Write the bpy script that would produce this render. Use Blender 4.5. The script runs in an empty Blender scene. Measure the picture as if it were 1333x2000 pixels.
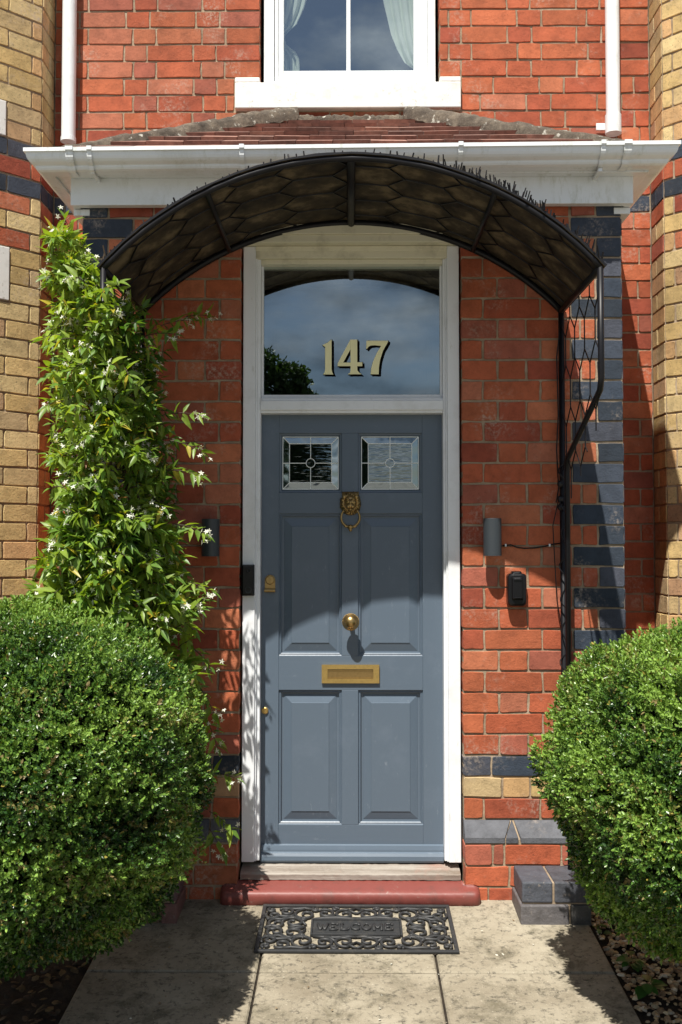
import bpy, bmesh, math, random
import numpy as np
from mathutils import Vector, Matrix, Euler
R = math.radians
random.seed(7); rng = np.random.default_rng(11)
scene = bpy.context.scene
col = scene.collection
# ------------------------------------------------------------------ camera
D0 = 4.311; H0 = 1.525; F = 1940.0
cam_d = bpy.data.cameras.new('camera'); cam = bpy.data.objects.new('camera', cam_d); col.objects.link(cam)
cam.location = (0, -D0, H0)
cam.rotation_euler = Euler((R(90 + 2.067), 0, R(0.59)), 'XYZ')
cam_d.sensor_fit = 'VERTICAL'; cam_d.sensor_height = 36; cam_d.lens = F / 2000 * 36
cam_d.clip_start = 0.05; cam_d.clip_end = 3000
scene.camera = cam
CM = cam.rotation_euler.to_matrix()
def at(px, py, Y):
    """world point at depth Y that was measured at (px,py) of the 1333x2000 photograph"""
    d = CM @ Vector(((px - 666.5) / F, -(py - 1000) / F, -1))
    t = (Y + D0) / d.y
    return Vector((d.x * t, Y, H0 + d.z * t))
def X(px, py, Y): return at(px, py, Y).x
def Z(px, py, Y): return at(px, py, Y).z
# ------------------------------------------------------------------ light
SUN = Vector((0.35, 1.0, -1.99)).normalized()
sun_d = bpy.data.lights.new('sun', 'SUN'); sun_d.energy = 5.0; sun_d.angle = R(0.53); sun_d.color = (1.0, 0.955, 0.88)
sun = bpy.data.objects.new('sun', sun_d); col.objects.link(sun)
sun.rotation_euler = SUN.to_track_quat('-Z', 'Y').to_euler()
world = bpy.data.worlds.new('World'); scene.world = world; world.use_nodes = True
wt = world.node_tree; wn = wt.nodes; wl = wt.links
bg = wn['Background']; bg.inputs['Strength'].default_value = 0.053
sky = wn.new('ShaderNodeTexSky'); sky.sky_type = 'NISHITA'; sky.sun_disc = False
el = math.asin(-SUN.z); sky.sun_elevation = el
sky.sun_rotation = math.atan2(-SUN.x, -SUN.y)
tc = wn.new('ShaderNodeTexCoord'); mp = wn.new('ShaderNodeMapping'); mp.inputs['Scale'].default_value = (1, 1, 2.2)
mp.inputs['Location'].default_value = (0.9, 0.25, 0.3)
wl.new(tc.outputs['Generated'], mp.inputs['Vector'])
n1 = wn.new('ShaderNodeTexNoise'); n1.inputs['Scale'].default_value = 3.0; n1.inputs['Detail'].default_value = 8; n1.inputs['Roughness'].default_value = 0.55
n2 = wn.new('ShaderNodeTexNoise'); n2.inputs['Scale'].default_value = 5.5; n2.inputs['Detail'].default_value = 6
wl.new(mp.outputs[0], n1.inputs['Vector']); wl.new(mp.outputs[0], n2.inputs['Vector'])
r1 = wn.new('ShaderNodeValToRGB'); r1.color_ramp.elements[0].position = 0.46; r1.color_ramp.elements[1].position = 0.6
wl.new(n1.outputs['Fac'], r1.inputs['Fac'])
r2 = wn.new('ShaderNodeValToRGB'); r2.color_ramp.elements[0].position = 0.40; r2.color_ramp.elements[1].position = 0.74
r2.color_ramp.elements[0].color = (1.3, 1.7, 2.2, 1); r2.color_ramp.elements[1].color = (15, 15.4, 16, 1)
wl.new(n2.outputs['Fac'], r2.inputs['Fac'])
mx = wn.new('ShaderNodeMixRGB'); wl.new(r1.outputs['Color'], mx.inputs['Fac']); wl.new(sky.outputs[0], mx.inputs['Color1']); wl.new(r2.outputs['Color'], mx.inputs['Color2'])
wl.new(mx.outputs[0], bg.inputs['Color'])
scene.view_settings.view_transform = 'Standard'; scene.view_settings.look = 'None'
scene.view_settings.exposure = 0.63; scene.view_settings.gamma = 1
try:
    scene.cycles.max_bounces = 8; scene.cycles.transparent_max_bounces = 12
    scene.cycles.sample_clamp_indirect = 6
except Exception: pass

# ------------------------------------------------------------------ helpers
def tag(o, label=None, cat=None, group=None, kind=None):
    if label: o['label'] = label
    if cat: o['category'] = cat
    if group: o['group'] = group
    if kind: o['kind'] = kind
    return o
def empty(name, loc=(0, 0, 0), label=None, cat=None, group=None):
    o = bpy.data.objects.new(name, None); col.objects.link(o); o.location = loc; o.empty_display_size = 0.1
    return tag(o, label, cat, group)
def finish(o, parent):
    col.objects.link(o)
    if parent is not None:
        # geometry is written in world coordinates: keep it there below an offset parent
        off = Vector((0, 0, 0)); p = parent
        while p is not None:
            off += p.location; p = p.parent
        o.parent = parent; o.location = -off
    return o
class MB:
    def __init__(s): s.v = []; s.f = []; s.m = []; s.c = []; s.cc = (1, 1, 1); s.mi = 0
    def vert(s, p): s.v.append(tuple(p)); s.c.append(s.cc); return len(s.v) - 1
    def face(s, idx): s.f.append(tuple(idx)); s.m.append(s.mi)
    def poly(s, pts): s.face([s.vert(p) for p in pts])
    def box(s, x0, x1, y0, y1, z0, z1):
        a = [s.vert(p) for p in [(x0,y0,z0),(x1,y0,z0),(x1,y1,z0),(x0,y1,z0),(x0,y0,z1),(x1,y0,z1),(x1,y1,z1),(x0,y1,z1)]]
        for q in [(0,3,2,1),(4,5,6,7),(0,1,5,4),(1,2,6,5),(2,3,7,6),(3,0,4,7)]: s.face([a[i] for i in q])
    def rings(s, x0, x1, z0, z1, prof, cap=True):
        """nested rectangles facing -Y: prof = [(inset, y), ...]"""
        pr = None
        for (i, y) in prof:
            r = [s.vert(p) for p in [(x0+i,y,z0+i),(x1-i,y,z0+i),(x1-i,y,z1-i),(x0+i,y,z1-i)]]
            if pr:
                for k in range(4): s.face([pr[k], pr[(k+1)%4], r[(k+1)%4], r[k]])
            pr = r
        if cap: s.face(pr)
    def tube(s, pts, r, n=8, closed=False, cap=True, radii=None):
        pts = [Vector(p) for p in pts]; N = len(pts); pr = None; first = None
        up = None
        for i, p in enumerate(pts):
            if closed: t = (pts[(i+1)%N] - pts[i-1])
            else: t = pts[min(i+1, N-1)] - pts[max(i-1, 0)]
            t = t.normalized() if t.length > 1e-9 else Vector((0,0,1))
            if up is None:
                up = Vector((0,0,1)) if abs(t.z) < .9 else Vector((0,1,0))
            a = (up - t * up.dot(t));
            if a.length < 1e-5: a = t.orthogonal()
            a.normalize(); b = t.cross(a); up = a
            rr = radii[i] if radii else r
            ring = [s.vert(p + (a*math.cos(2*math.pi*k/n) + b*math.sin(2*math.pi*k/n)) * rr) for k in range(n)]
            if pr:
                for k in range(n): s.face([pr[k], pr[(k+1)%n], ring[(k+1)%n], ring[k]])
            else: first = ring
            pr = ring
        if closed:
            for k in range(n): s.face([pr[k], pr[(k+1)%n], first[(k+1)%n], first[k]])
        elif cap:
            s.face(first[::-1]); s.face(pr)
    def lathe(s, prof, o, ax='y', n=24):
        """prof [(r,t)] round axis through o"""
        pr = None
        for (r, t) in prof:
            ring = []
            for k in range(n):
                c, d = math.cos(2*math.pi*k/n)*r, math.sin(2*math.pi*k/n)*r
                p = (o[0]+c, o[1]+t, o[2]+d) if ax == 'y' else (o[0]+c, o[1]+d, o[2]+t)
                ring.append(s.vert(p))
            if pr:
                for k in range(n): s.face([pr[k], pr[(k+1)%n], ring[(k+1)%n], ring[k]])
            pr = ring
        s.face(pr)
    def ball(s, o, rx, ry, rz, n=14, m=9):
        pr = None
        for j in range(m+1):
            th = math.pi*j/m; ring = []
            rr = max(math.sin(th), 1e-3)
            for k in range(n):
                ph = 2*math.pi*k/n
                ring.append(s.vert((o[0]+rx*rr*math.cos(ph), o[1]+ry*rr*math.sin(ph), o[2]+rz*math.cos(th))))
            if pr:
                for k in range(n): s.face([pr[k], pr[(k+1)%n], ring[(k+1)%n], ring[k]])
            pr = ring
    def build(s, name, mats, parent=None, smooth=False, bevel=0, fix=True):
        me = bpy.data.meshes.new(name); me.from_pydata(s.v, [], s.f)
        if not isinstance(mats, (list, tuple)): mats = [mats]
        for m in mats: me.materials.append(m)
        me.polygons.foreach_set('material_index', s.m)
        ca = me.color_attributes.new('Col', 'FLOAT_COLOR', 'POINT')
        ca.data.foreach_set('color', [x for c in s.c for x in (c[0], c[1], c[2], 1.0)])
        if fix:
            b = bmesh.new(); b.from_mesh(me); bmesh.ops.recalc_face_normals(b, faces=b.faces); b.to_mesh(me); b.free()
        if smooth:
            me.polygons.foreach_set('use_smooth', [True]*len(me.polygons))
        o = bpy.data.objects.new(name, me)
        if bevel:
            bv = o.modifiers.new('bevel', 'BEVEL'); bv.width = bevel; bv.segments = 2; bv.limit_method = 'ANGLE'; bv.angle_limit = R(35)
        return finish(o, parent)
def fast_mesh(name, V, Fq, colr, mat, parent=None, smooth=False):
    """V (n,3), Fq (m,4) int, colr (n,3)"""
    me = bpy.data.meshes.new(name); n = len(V); m = len(Fq)
    me.vertices.add(n); me.vertices.foreach_set('co', np.asarray(V, dtype=np.float32).ravel())
    me.loops.add(m*4); me.loops.foreach_set('vertex_index', np.asarray(Fq, dtype=np.int32).ravel())
    me.polygons.add(m); me.polygons.foreach_set('loop_start', np.arange(0, 4*m, 4, dtype=np.int32))
    me.polygons.foreach_set('loop_total', np.full(m, 4, dtype=np.int32))
    me.update(calc_edges=True); me.validate()
    ca = me.color_attributes.new('Col', 'FLOAT_COLOR', 'POINT')
    c4 = np.ones((n, 4), dtype=np.float32); c4[:, :3] = colr
    ca.data.foreach_set('color', c4.ravel())
    me.materials.append(mat)
    if smooth: me.polygons.foreach_set('use_smooth', np.ones(m, dtype=bool))
    return finish(bpy.data.objects.new(name, me), parent)

# ------------------------------------------------------------------ materials
def new_mat(name):
    m = bpy.data.materials.new(name); m.use_nodes = True
    nt = m.node_tree; b = nt.nodes['Principled BSDF']
    return m, nt, nt.nodes, nt.links, b
def noise(nt, scale, detail=5, rough=0.6, vec=None, dist=0, stretch=None):
    n = nt.nodes.new('ShaderNodeTexNoise'); n.inputs['Scale'].default_value = scale; n.inputs['Detail'].default_value = detail
    n.inputs['Roughness'].default_value = rough; n.inputs['Distortion'].default_value = dist
    t = nt.nodes.new('ShaderNodeTexCoord')
    if stretch:
        mpn = nt.nodes.new('ShaderNodeMapping'); mpn.inputs['Scale'].default_value = stretch
        nt.links.new(t.outputs['Object'], mpn.inputs['Vector']); nt.links.new(mpn.outputs[0], n.inputs['Vector'])
    else: nt.links.new(t.outputs['Object'], n.inputs['Vector'])
    return n.outputs['Fac']
def ramp(nt, src, stops):
    r = nt.nodes.new('ShaderNodeValToRGB'); e = r.color_ramp.elements
    e[0].position, e[0].color = stops[0][0], (*stops[0][1], 1) if isinstance(stops[0][1], tuple) else (*([stops[0][1]]*3), 1)
    e[1].position, e[1].color = stops[-1][0], (*stops[-1][1], 1) if isinstance(stops[-1][1], tuple) else (*([stops[-1][1]]*3), 1)
    for p, c in stops[1:-1]:
        x = e.new(p); x.color = (*c, 1) if isinstance(c, tuple) else (c, c, c, 1)
    nt.links.new(src, r.inputs['Fac']); return r.outputs['Color']
def mixc(nt, fac, a, b, mode='MIX'):
    m = nt.nodes.new('ShaderNodeMixRGB'); m.blend_type = mode
    for sock, v in ((m.inputs['Fac'], fac), (m.inputs['Color1'], a), (m.inputs['Color2'], b)):
        if isinstance(v, bpy.types.NodeSocket): nt.links.new(v, sock)
        elif isinstance(v, (int, float)): sock.default_value = v if sock.name == 'Fac' else (v, v, v, 1)
        else: sock.default_value = (*v, 1)
    return m.outputs[0]
def bump(nt, b, h, strength, dist):
    n = nt.nodes.new('ShaderNodeBump'); n.inputs['Strength'].default_value = strength; n.inputs['Distance'].default_value = dist
    nt.links.new(h, n.inputs['Height']); nt.links.new(n.outputs[0], b.inputs['Normal'])
def attr(nt):
    a = nt.nodes.new('ShaderNodeAttribute'); a.attribute_name = 'Col'; return a.outputs['Color']

def mat_brick(name='brick', soot=.60):
    m, nt, N, L, b = new_mat(name)
    c = attr(nt)
    c = mixc(nt, 1, c, ramp(nt, noise(nt, 16, 7, .7), [(.28, .62), (.52, .94), (.75, 1.12)]), 'MULTIPLY')
    c = mixc(nt, 1, c, ramp(nt, noise(nt, 1.7, 7, .65), [(.32, .72), (.5, .96), (.7, 1.08)]), 'MULTIPLY')
    c = mixc(nt, ramp(nt, noise(nt, 95, 5, .75), [(soot, 0.0), (soot+.11, .7)]), c, (.035, .024, .018))       # pits and soot
    sm = mixc(nt, 1, ramp(nt, noise(nt, 4.2, 6, .62), [(.53, 0.0), (.72, .8)]), ramp(nt, noise(nt, 60, 5, .7), [(.46, 0.0), (.62, 1.0)]), 'MULTIPLY')
    c = mixc(nt, sm, c, (.50, .41, .33))                               # lime smears
    L.new(c, b.inputs['Base Color']); b.inputs['Roughness'].default_value = .85
    b.inputs['Specular IOR Level'].default_value = .3
    bump(nt, b, noise(nt, 60, 8, .78), .7, .006)
    return m
def mat_mortar():
    m, nt, N, L, b = new_mat('mortar')
    c = ramp(nt, noise(nt, 9, 6, .7), [(.3, (.19, .14, .09)), (.55, (.38, .29, .195)), (.8, (.56, .47, .36))])
    L.new(c, b.inputs['Base Color']); b.inputs['Roughness'].default_value = .95
    bump(nt, b, noise(nt, 90, 8, .8), .9, .006)
    return m
def mat_paint(name, c1, rough=.35, dirt=(.25, .22, .16), dirt_amt=.25, grain=None, spec=.5, dscale=6):
    m, nt, N, L, b = new_mat(name)
    f = ramp(nt, noise(nt, dscale, 8, .7), [(.52, 0.0), (.78, dirt_amt)])
    c = mixc(nt, f, c1, dirt)
    L.new(c, b.inputs['Base Color']); b.inputs['Roughness'].default_value = rough; b.inputs['Specular IOR Level'].default_value = spec
    if grain: bump(nt, b, noise(nt, 40, 5, .6, stretch=grain), .25, .002)
    else: bump(nt, b, noise(nt, 30, 4, .5), .08, .002)
    return m
M = {}
M['brick'] = mat_brick(); M['brickbay'] = mat_brick('sooty_brick', .565); M['mortar'] = mat_mortar()
M['frame'] = mat_paint('frame_paint', (.80, .82, .84), .35, (.34, .32, .26), .3, (1, 1, .08))
M['head'] = mat_paint('head_bounce_paint', (.72, .68, .52), .45, (.16, .14, .08), .5, (.1, 1, 1), dscale=9)  # cream board paint, with warm bounce from the canopy put into its colour
M['upvc'] = mat_paint('white_plastic', (.80, .83, .84), .25, (.42, .42, .32), .4, dscale=4)
M['sill'] = mat_paint('sill_paint', (.78, .77, .73), .5, (.22, .17, .12), .35, dscale=14)
M['door'] = mat_paint('door_paint', (.100, .134, .175), .38, (.15, .185, .235), .55, (1, 1, .07), dscale=5)
M['doorh'] = mat_paint('door_paint_rail', (.100, .134, .175), .38, (.15, .185, .235), .55, (.07, 1, 1), dscale=5)
M['black'] = mat_paint('black_metal', (.006, .006, .008), .45, (.02, .015, .011), .4, dscale=20, spec=.3)
M['plastic'] = mat_paint('black_plastic', (.006, .006, .007), .3, (.010, .010, .010), .2, spec=.3)
M['lamp'] = mat_paint('lamp_metal', (.035, .042, .048), .42, (.06, .06, .06), .3)
def wear(m, col_, scale, lo, hi, amt, stretch=None):
    nt = m.node_tree; b = nt.nodes['Principled BSDF']; src = b.inputs['Base Color'].links[0].from_socket
    f = mixc(nt, 1, ramp(nt, noise(nt, scale, 8, .75, stretch=stretch), [(lo, 0.0), (hi, amt)]), ramp(nt, noise(nt, scale*.2, 4, .6), [(.45, 0.0), (.62, 1.0)]), 'MULTIPLY')
    nt.links.new(mixc(nt, f, src, col_), b.inputs['Base Color'])
wear(M['door'], (.28, .31, .35), 60, .60, .70, .6, (1, 1, .25)); wear(M['doorh'], (.28, .31, .35), 60, .60, .70, .6, (.25, 1, 1))
wear(M['upvc'], (.36, .37, .24), 30, .50, .72, .6, (1, 1, .25)); wear(M['sill'], (.20, .16, .10), 40, .56, .66, .8); wear(M['frame'], (.35, .32, .24), 45, .58, .70, .6, (1, 1, .3))
M['rubber'] = mat_paint('rubber', (.022, .023, .024), .55, (.10, .09, .075), .6, dscale=25)
M['darkin'] = mat_paint('interior', (.03, .03, .032), .9)
M['doorstep'] = mat_paint('red_step', (.20, .050, .040), .5, (.085, .045, .036), .8, dscale=14)
wear(M['doorstep'], (.30, .24, .20), 50, .60, .68, .8)
def mat_wood():
    m, nt, N, L, b = new_mat('weathered_wood')
    g = noise(nt, 22, 7, .7, stretch=(.07, 1, 1.6))
    c = ramp(nt, g, [(.3, (.15, .115, .085)), (.5, (.26, .225, .19)), (.72, (.42, .39, .34))])
    c = mixc(nt, ramp(nt, noise(nt, 6, 5, .6), [(.55, 0.0), (.7, .6)]), c, (.30, .15, .11))
    L.new(c, b.inputs['Base Color']); b.inputs['Roughness'].default_value = .8
    bump(nt, b, g, .6, .004); return m
M['wood'] = mat_wood()
def mat_brass(name, base, rough):
    m, nt, N, L, b = new_mat(name)
    c = mixc(nt, ramp(nt, noise(nt, 90, 5, .6), [(.45, 0.0), (.8, .45)]), base, tuple(x*.45 for x in base))
    L.new(c, b.inputs['Base Color']); b.inputs['Metallic'].default_value = .92; b.inputs['Roughness'].default_value = rough
    bump(nt, b, noise(nt, 120, 4, .6), .15, .001); return m
M['brass'] = mat_brass('aged_brass', (.40, .27, .11), .33)
M['brassl'] = mat_brass('polished_brass', (.62, .43, .15), .38)
def mat_glass(name, ior=2.5, tex=None, tint=(.8, .85, .85), rough=0.0, bs=.4):
    m, nt, N, L, b = new_mat(name)
    N.remove(b); out = N['Material Output']
    g = N.new('ShaderNodeBsdfGlossy'); g.inputs['Roughness'].default_value = rough; g.inputs['Color'].default_value = (.84, .96, 1, 1)
    t = N.new('ShaderNodeBsdfTransparent'); t.inputs['Color'].default_value = (*tint, 1)
    # Schlick reflectance, the same from both sides of the pane
    f0 = ((ior-1)/(ior+1))**2
    ge = N.new('ShaderNodeNewGeometry'); vd = N.new('ShaderNodeVectorMath'); vd.operation = 'DOT_PRODUCT'
    L.new(ge.outputs['Incoming'], vd.inputs[0]); L.new(ge.outputs['Normal'], vd.inputs[1])
    def mth(op, a, b):
        q = N.new('ShaderNodeMath'); q.operation = op
        for i_, v_ in enumerate((a, b)):
            if isinstance(v_, (int, float)): q.inputs[i_].default_value = v_
            elif v_ is not None: L.new(v_, q.inputs[i_])
        return q
    ab = mth('ABSOLUTE', vd.outputs['Value'], None); om = mth('SUBTRACT', 1.0, ab.outputs[0]); pw = mth('POWER', om.outputs[0], 5.0)
    ml = mth('MULTIPLY', pw.outputs[0], 1-f0); fr = mth('ADD', ml.outputs[0], f0)
    mxs = N.new('ShaderNodeMixShader')
    L.new(fr.outputs[0], mxs.inputs[0]); L.new(t.outputs[0], mxs.inputs[1]); L.new(g.outputs[0], mxs.inputs[2]); L.new(mxs.outputs[0], out.inputs[0])
    bn = N.new('ShaderNodeBump'); bn.inputs['Strength'].default_value = bs; bn.inputs['Distance'].default_value = .004 if tex else .0006
    L.new(noise(nt, *(tex[:2] if tex else (4, 2)), stretch=tex[2] if tex else None), bn.inputs['Height'])
    L.new(bn.outputs[0], g.inputs['Normal'])
    return m
M['glass'] = mat_glass('window_glass', 4.1, bs=.10)
M['glasst'] = mat_glass('rippled_glass', 3.0, (26, 2, (.40, 1, 2.2)), (.16, .19, .20), .03, .22)
M['glassb'] = mat_glass('bevel_glass', 3.8, (12, 1, None), (.2, .25, .28), .03, .5)
M['gold'] = mat_paint('gold_leaf', (1.0, .94, .54), .35, (.98, .87, .44), .3)
M['ink'] = mat_paint('black_ink', (.003, .003, .003), .8, spec=.05, dirt=(.003, .003, .003))
M['lead'] = mat_paint('lead_came', (.90, .94, .92), .4)
def mat_leaf(name, trans=.35, rough=.38, spec=.5):
    m, nt, N, L, b = new_mat(name)
    c = mixc(nt, 1, attr(nt), ramp(nt, noise(nt, 60, 2), [(.3, .8), (.7, 1.15)]), 'MULTIPLY')
    L.new(c, b.inputs['Base Color']); b.inputs['Roughness'].default_value = rough; b.inputs['Specular IOR Level'].default_value = spec
    t = N.new('ShaderNodeBsdfTranslucent'); cc = mixc(nt, 1, c, (1.25, 1.2, .35), 'MULTIPLY'); L.new(cc, t.inputs['Color'])
    mxs = N.new('ShaderNodeMixShader'); mxs.inputs[0].default_value = trans
    L.new(b.outputs[0], mxs.inputs[1]); L.new(t.outputs[0], mxs.inputs[2]); L.new(mxs.outputs[0], N['Material Output'].inputs[0])
    return m
M['boxleaf'] = mat_leaf('box_leaf', .20, .33, .5)
M['jasleaf'] = mat_leaf('jasmine_leaf', .42, .4, .45)
M['petal'] = mat_leaf('petal', .3, .6, .2)
M['treeleaf'] = mat_leaf('tree_leaf', .3, .5, .3)
M['bark'] = mat_paint('bark', (.06, .04, .025), .9, (.12, .09, .06), .8, dscale=30)
M['core'] = mat_paint('dark_core', (.008, .012, .005), 1.0, (.016, .014, .006), .8, spec=0.0, dscale=20)
def mat_slab():
    m, nt, N, L, b = new_mat('paving_stone')
    c = ramp(nt, noise(nt, 1.9, 8, .68), [(.3, (.18, .15, .105)), (.5, (.30, .263, .195)), (.7, (.38, .34, .26))])
    c = mixc(nt, ramp(nt, noise(nt, 7, 9, .74, dist=.4), [(.50, 0.0), (.64, .8)]), c, (.12, .105, .07))
    c = mixc(nt, ramp(nt, noise(nt, 38, 6, .75), [(.52, 0.0), (.66, .85)]), c, (.06, .054, .042))
    c = mixc(nt, ramp(nt, noise(nt, 120, 3, .7), [(.62, 0.0), (.75, .6)]), c, (.66, .60, .48))
    L.new(c, b.inputs['Base Color']); b.inputs['Roughness'].default_value = .88; b.inputs['Specular IOR Level'].default_value = .3
    bump(nt, b, noise(nt, 45, 9, .75), .6, .005); return m
M['slab'] = mat_slab()
def mat_soil():
    m, nt, N, L, b = new_mat('soil')
    c = ramp(nt, noise(nt, 30, 8, .75), [(.3, (.018, .012, .007)), (.6, (.06, .042, .025)), (.8, (.13, .095, .055))])
    L.new(c, b.inputs['Base Color']); b.inputs['Roughness'].default_value = .95
    bump(nt, b, noise(nt, 40, 8, .8), 1, .03); return m
M['soil'] = mat_soil()
def mat_ground():
    m, nt, N, L, b = new_mat('street_ground')
    c = ramp(nt, noise(nt, .6, 8, .7), [(.3, (.13, .125, .11)), (.7, (.24, .225, .20))])
    L.new(c, b.inputs['Base Color']); b.inputs['Roughness'].default_value = .95; return m
M['ground'] = mat_ground()
def mat_attr(name, rough=.8, bs=.5, sc=40):
    m, nt, N, L, b = new_mat(name)
    c = mixc(nt, 1, attr(nt), ramp(nt, noise(nt, sc, 6, .7), [(.3, .6), (.55, 1.0), (.75, 1.3)]), 'MULTIPLY')
    L.new(c, b.inputs['Base Color']); b.inputs['Roughness'].default_value = rough
    bump(nt, b, noise(nt, sc*1.6, 7, .7), bs, .005); return m
M['tile'] = mat_attr('clay_tile', .85, .5, 25); M['stone'] = mat_attr('pebble', .8, .3, 60); M['bluebrick'] = mat_attr('blue_brick', .6, 1.0, 22); wear(M['bluebrick'], (.35, .30, .26), 45, .58, .68, .7)
def mat_hip():
    m, nt, N, L, b = new_mat('hip_mortar')
    c = ramp(nt, noise(nt, 11, 8, .75), [(.3, (.045, .034, .025)), (.5, (.125, .10, .075)), (.68, (.27, .22, .16))])
    c = mixc(nt, ramp(nt, noise(nt, 26, 4, .6), [(.62, 0.0), (.68, .9)]), c, (.62, .60, .52))
    L.new(c, b.inputs['Base Color']); b.inputs['Roughness'].default_value = .95
    bump(nt, b, noise(nt, 35, 8, .8), 1, .02); return m
M['hip'] = mat_hip()
def mat_cover():
    m, nt, N, L, b = new_mat('canopy_cover')
    c = ramp(nt, noise(nt, 9, 6, .6), [(.35, (.014, .010, .006)), (.52, (.060, .044, .024)), (.66, (.17, .13, .075))])
    L.new(c, b.inputs['Base Color']); b.inputs['Roughness'].default_value = .8
    t = N.new('ShaderNodeBsdfTranslucent'); L.new(c, t.inputs['Color'])
    mxs = N.new('ShaderNodeMixShader'); mxs.inputs[0].default_value = .12
    L.new(b.outputs[0], mxs.inputs[1]); L.new(t.outputs[0], mxs.inputs[2]); L.new(mxs.outputs[0], N['Material Output'].inputs[0])
    return m
M['cover'] = mat_cover()
M['curtain'] = mat_paint('curtain', (.66, .70, .60), .9, (.5, .56, .46), .4)

# ------------------------------------------------------------------ ground setting
def gz(y):  # ground height: falls away from the house
    y = max(min(y, 0.0), -6.0)
    return 0.071 * (y + 0.11) + 0.035
mb = MB()
ys = [400, .5, 0, -6.0, -12, -400]
for a, b_ in zip(ys[:-1], ys[1:]):
    mb.poly([(-400, a, gz(a)-.045), (400, a, gz(a)-.045), (400, b_, gz(b_)-.045), (-400, b_, gz(b_)-.045)])
tag(mb.build('ground', M['ground'], fix=False), 'grey paved ground in front of the house', None, None, 'structure')
# path: slabs of stone with sunk joints
mb = MB()
xj = [-.965, -.338, .314, .955]; yj = [.0, -.668, -1.30, -1.92, -2.54, -3.16, -3.78, -4.4, -5.02, -5.64]
g = .0045
for i in range(3):
    for j in range(len(yj)-1):
        x0, x1 = xj[i]+g, xj[i+1]-g; y1, y0 = yj[j]-g, yj[j+1]+g
        dz = random.uniform(-.0015, .0015)
        bv = .006
        t = [mb.vert(p) for p in [(x0+bv,y0+bv,gz(y0)+dz),(x1-bv,y0+bv,gz(y0)+dz),(x1-bv,y1-bv,gz(y1)+dz),(x0+bv,y1-bv,gz(y1)+dz)]]
        e = [mb.vert(p) for p in [(x0,y0,gz(y0)-.006),(x1,y0,gz(y0)-.006),(x1,y1,gz(y1)-.006),(x0,y1,gz(y1)-.006)]]
        d = [mb.vert(p) for p in [(x0,y0,gz(y0)-.05),(x1,y0,gz(y0)-.05),(x1,y1,gz(y1)-.05),(x0,y1,gz(y1)-.05)]]
        mb.face(t)
        for k in range(4):
            mb.face([e[k], e[(k+1)%4], t[(k+1)%4], t[k]]); mb.face([d[k], d[(k+1)%4], e[(k+1)%4], e[k]])
path = mb.build('path', M['slab'])
tag(path, 'pale stone slab path up to the front door', None, None, 'structure')
mb = MB()
mb.poly([(xj[0]+.01, 0, gz(0)-.014), (xj[3]-.01, 0, gz(0)-.014), (xj[3]-.01, -5.64, gz(-5.64)-.014), (xj[0]+.01, -5.64, gz(-5.64)-.014)])
tag(mb.build('path_bedding', M['soil']), 'dark joints between the path slabs', None, None, 'structure')
# beds beside the path
for sx, nm in ((-1, 'soil_bed'), (1, 'soil_bed')):
    mb = MB(); n = 30
    x0, x1 = (-2.6, -.968) if sx < 0 else (.958, 2.6)
    idx = {}
    for i in range(n+1):
        for j in range(n+1):
            x = x0+(x1-x0)*i/n; y = .6 - 3.6*j/n
            e = 0 if (i in (0, n)) else 1
            idx[i, j] = mb.vert((x, y, gz(y)-.022 + e*random.uniform(-.012, .014)))
    for i in range(n):
        for j in range(n): mb.face([idx[i,j], idx[i+1,j], idx[i+1,j+1], idx[i,j+1]])
    tag(mb.build(nm, M['soil'], smooth=True), 'dark soil bed on the %s of the path' % ('left' if sx < 0 else 'right'), None, None, 'structure')
def pebbles(name, n, x0, x1, y0, y1, cols, smin, smax, label, flat=.6, lift=0):
    base = np.array([(1,0,0),(.5,.86,0),(-.5,.86,0),(-1,0,0),(-.5,-.86,0),(.5,-.86,0)], dtype=float)
    V = []; Fq = []; C_ = []
    for k in range(n):
        x = random.uniform(x0, x1); y = random.uniform(y0, y1); s_ = random.uniform(smin, smax)
        cx = random.choice(cols); cx = np.array(cx)*random.uniform(.6, 1.25)
        rot = Euler((random.uniform(-.5,.5), random.uniform(-.5,.5), random.uniform(0, 6.28))).to_matrix()
        M3 = np.array(rot); j = rng.uniform(.75, 1.2, (6, 1))
        low = base*s_*j*np.array([1,.75,1]); low[:, 2] = -.35*s_*flat
        up = low*.95; up[:, 2] = .1*s_*flat
        top = base*s_*.55*j*np.array([1,.75,1]); top[:, 2] = .55*s_*flat
        pts = np.vstack([low, up, top]) @ M3.T + np.array([x, y, gz(y)-.01+lift+random.uniform(0, .008)])
        o = len(V)*1; o = sum(1 for _ in ()) + (len(V) and len(V))
        V.extend(pts.tolist())
        for q in range(2):
            for i in range(6):
                Fq.append((o+q*6+i, o+q*6+(i+1)%6, o+q*6+6+(i+1)%6, o+q*6+6+i))
        Fq.append((o+12, o+13, o+14, o+15)); Fq.append((o+12, o+15, o+16, o+17))
        C_.extend([cx]*18)
    o = fast_mesh(name, V, Fq, np.array(C_), M['stone'])
    return tag(o, label, 'gravel' if name == 'gravel' else 'litter', None, 'stuff')
pebbles('gravel', 5200, .965, 1.9, -1.9, -.02, [(.55,.38,.19),(.62,.48,.29),(.42,.27,.14),(.62,.52,.38),(.32,.20,.11)], .006, .016, 'golden brown gravel in the bed right of the path')
pebbles('leaf_litter', 900, -1.7, -.98, -1.8, -.2, [(.10,.06,.03),(.16,.10,.04),(.05,.035,.02)], .01, .022, 'dark fallen leaves under the left bush', .18)

pebbles('fallen_petals', 110, -.94, .94, -1.5, -.15, [(.62,.60,.50),(.30,.20,.10),(.22,.15,.08),(.16,.14,.10)], .003, .006, 'tiny fallen petals and grit scattered on the path slabs', .3, .009)
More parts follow.
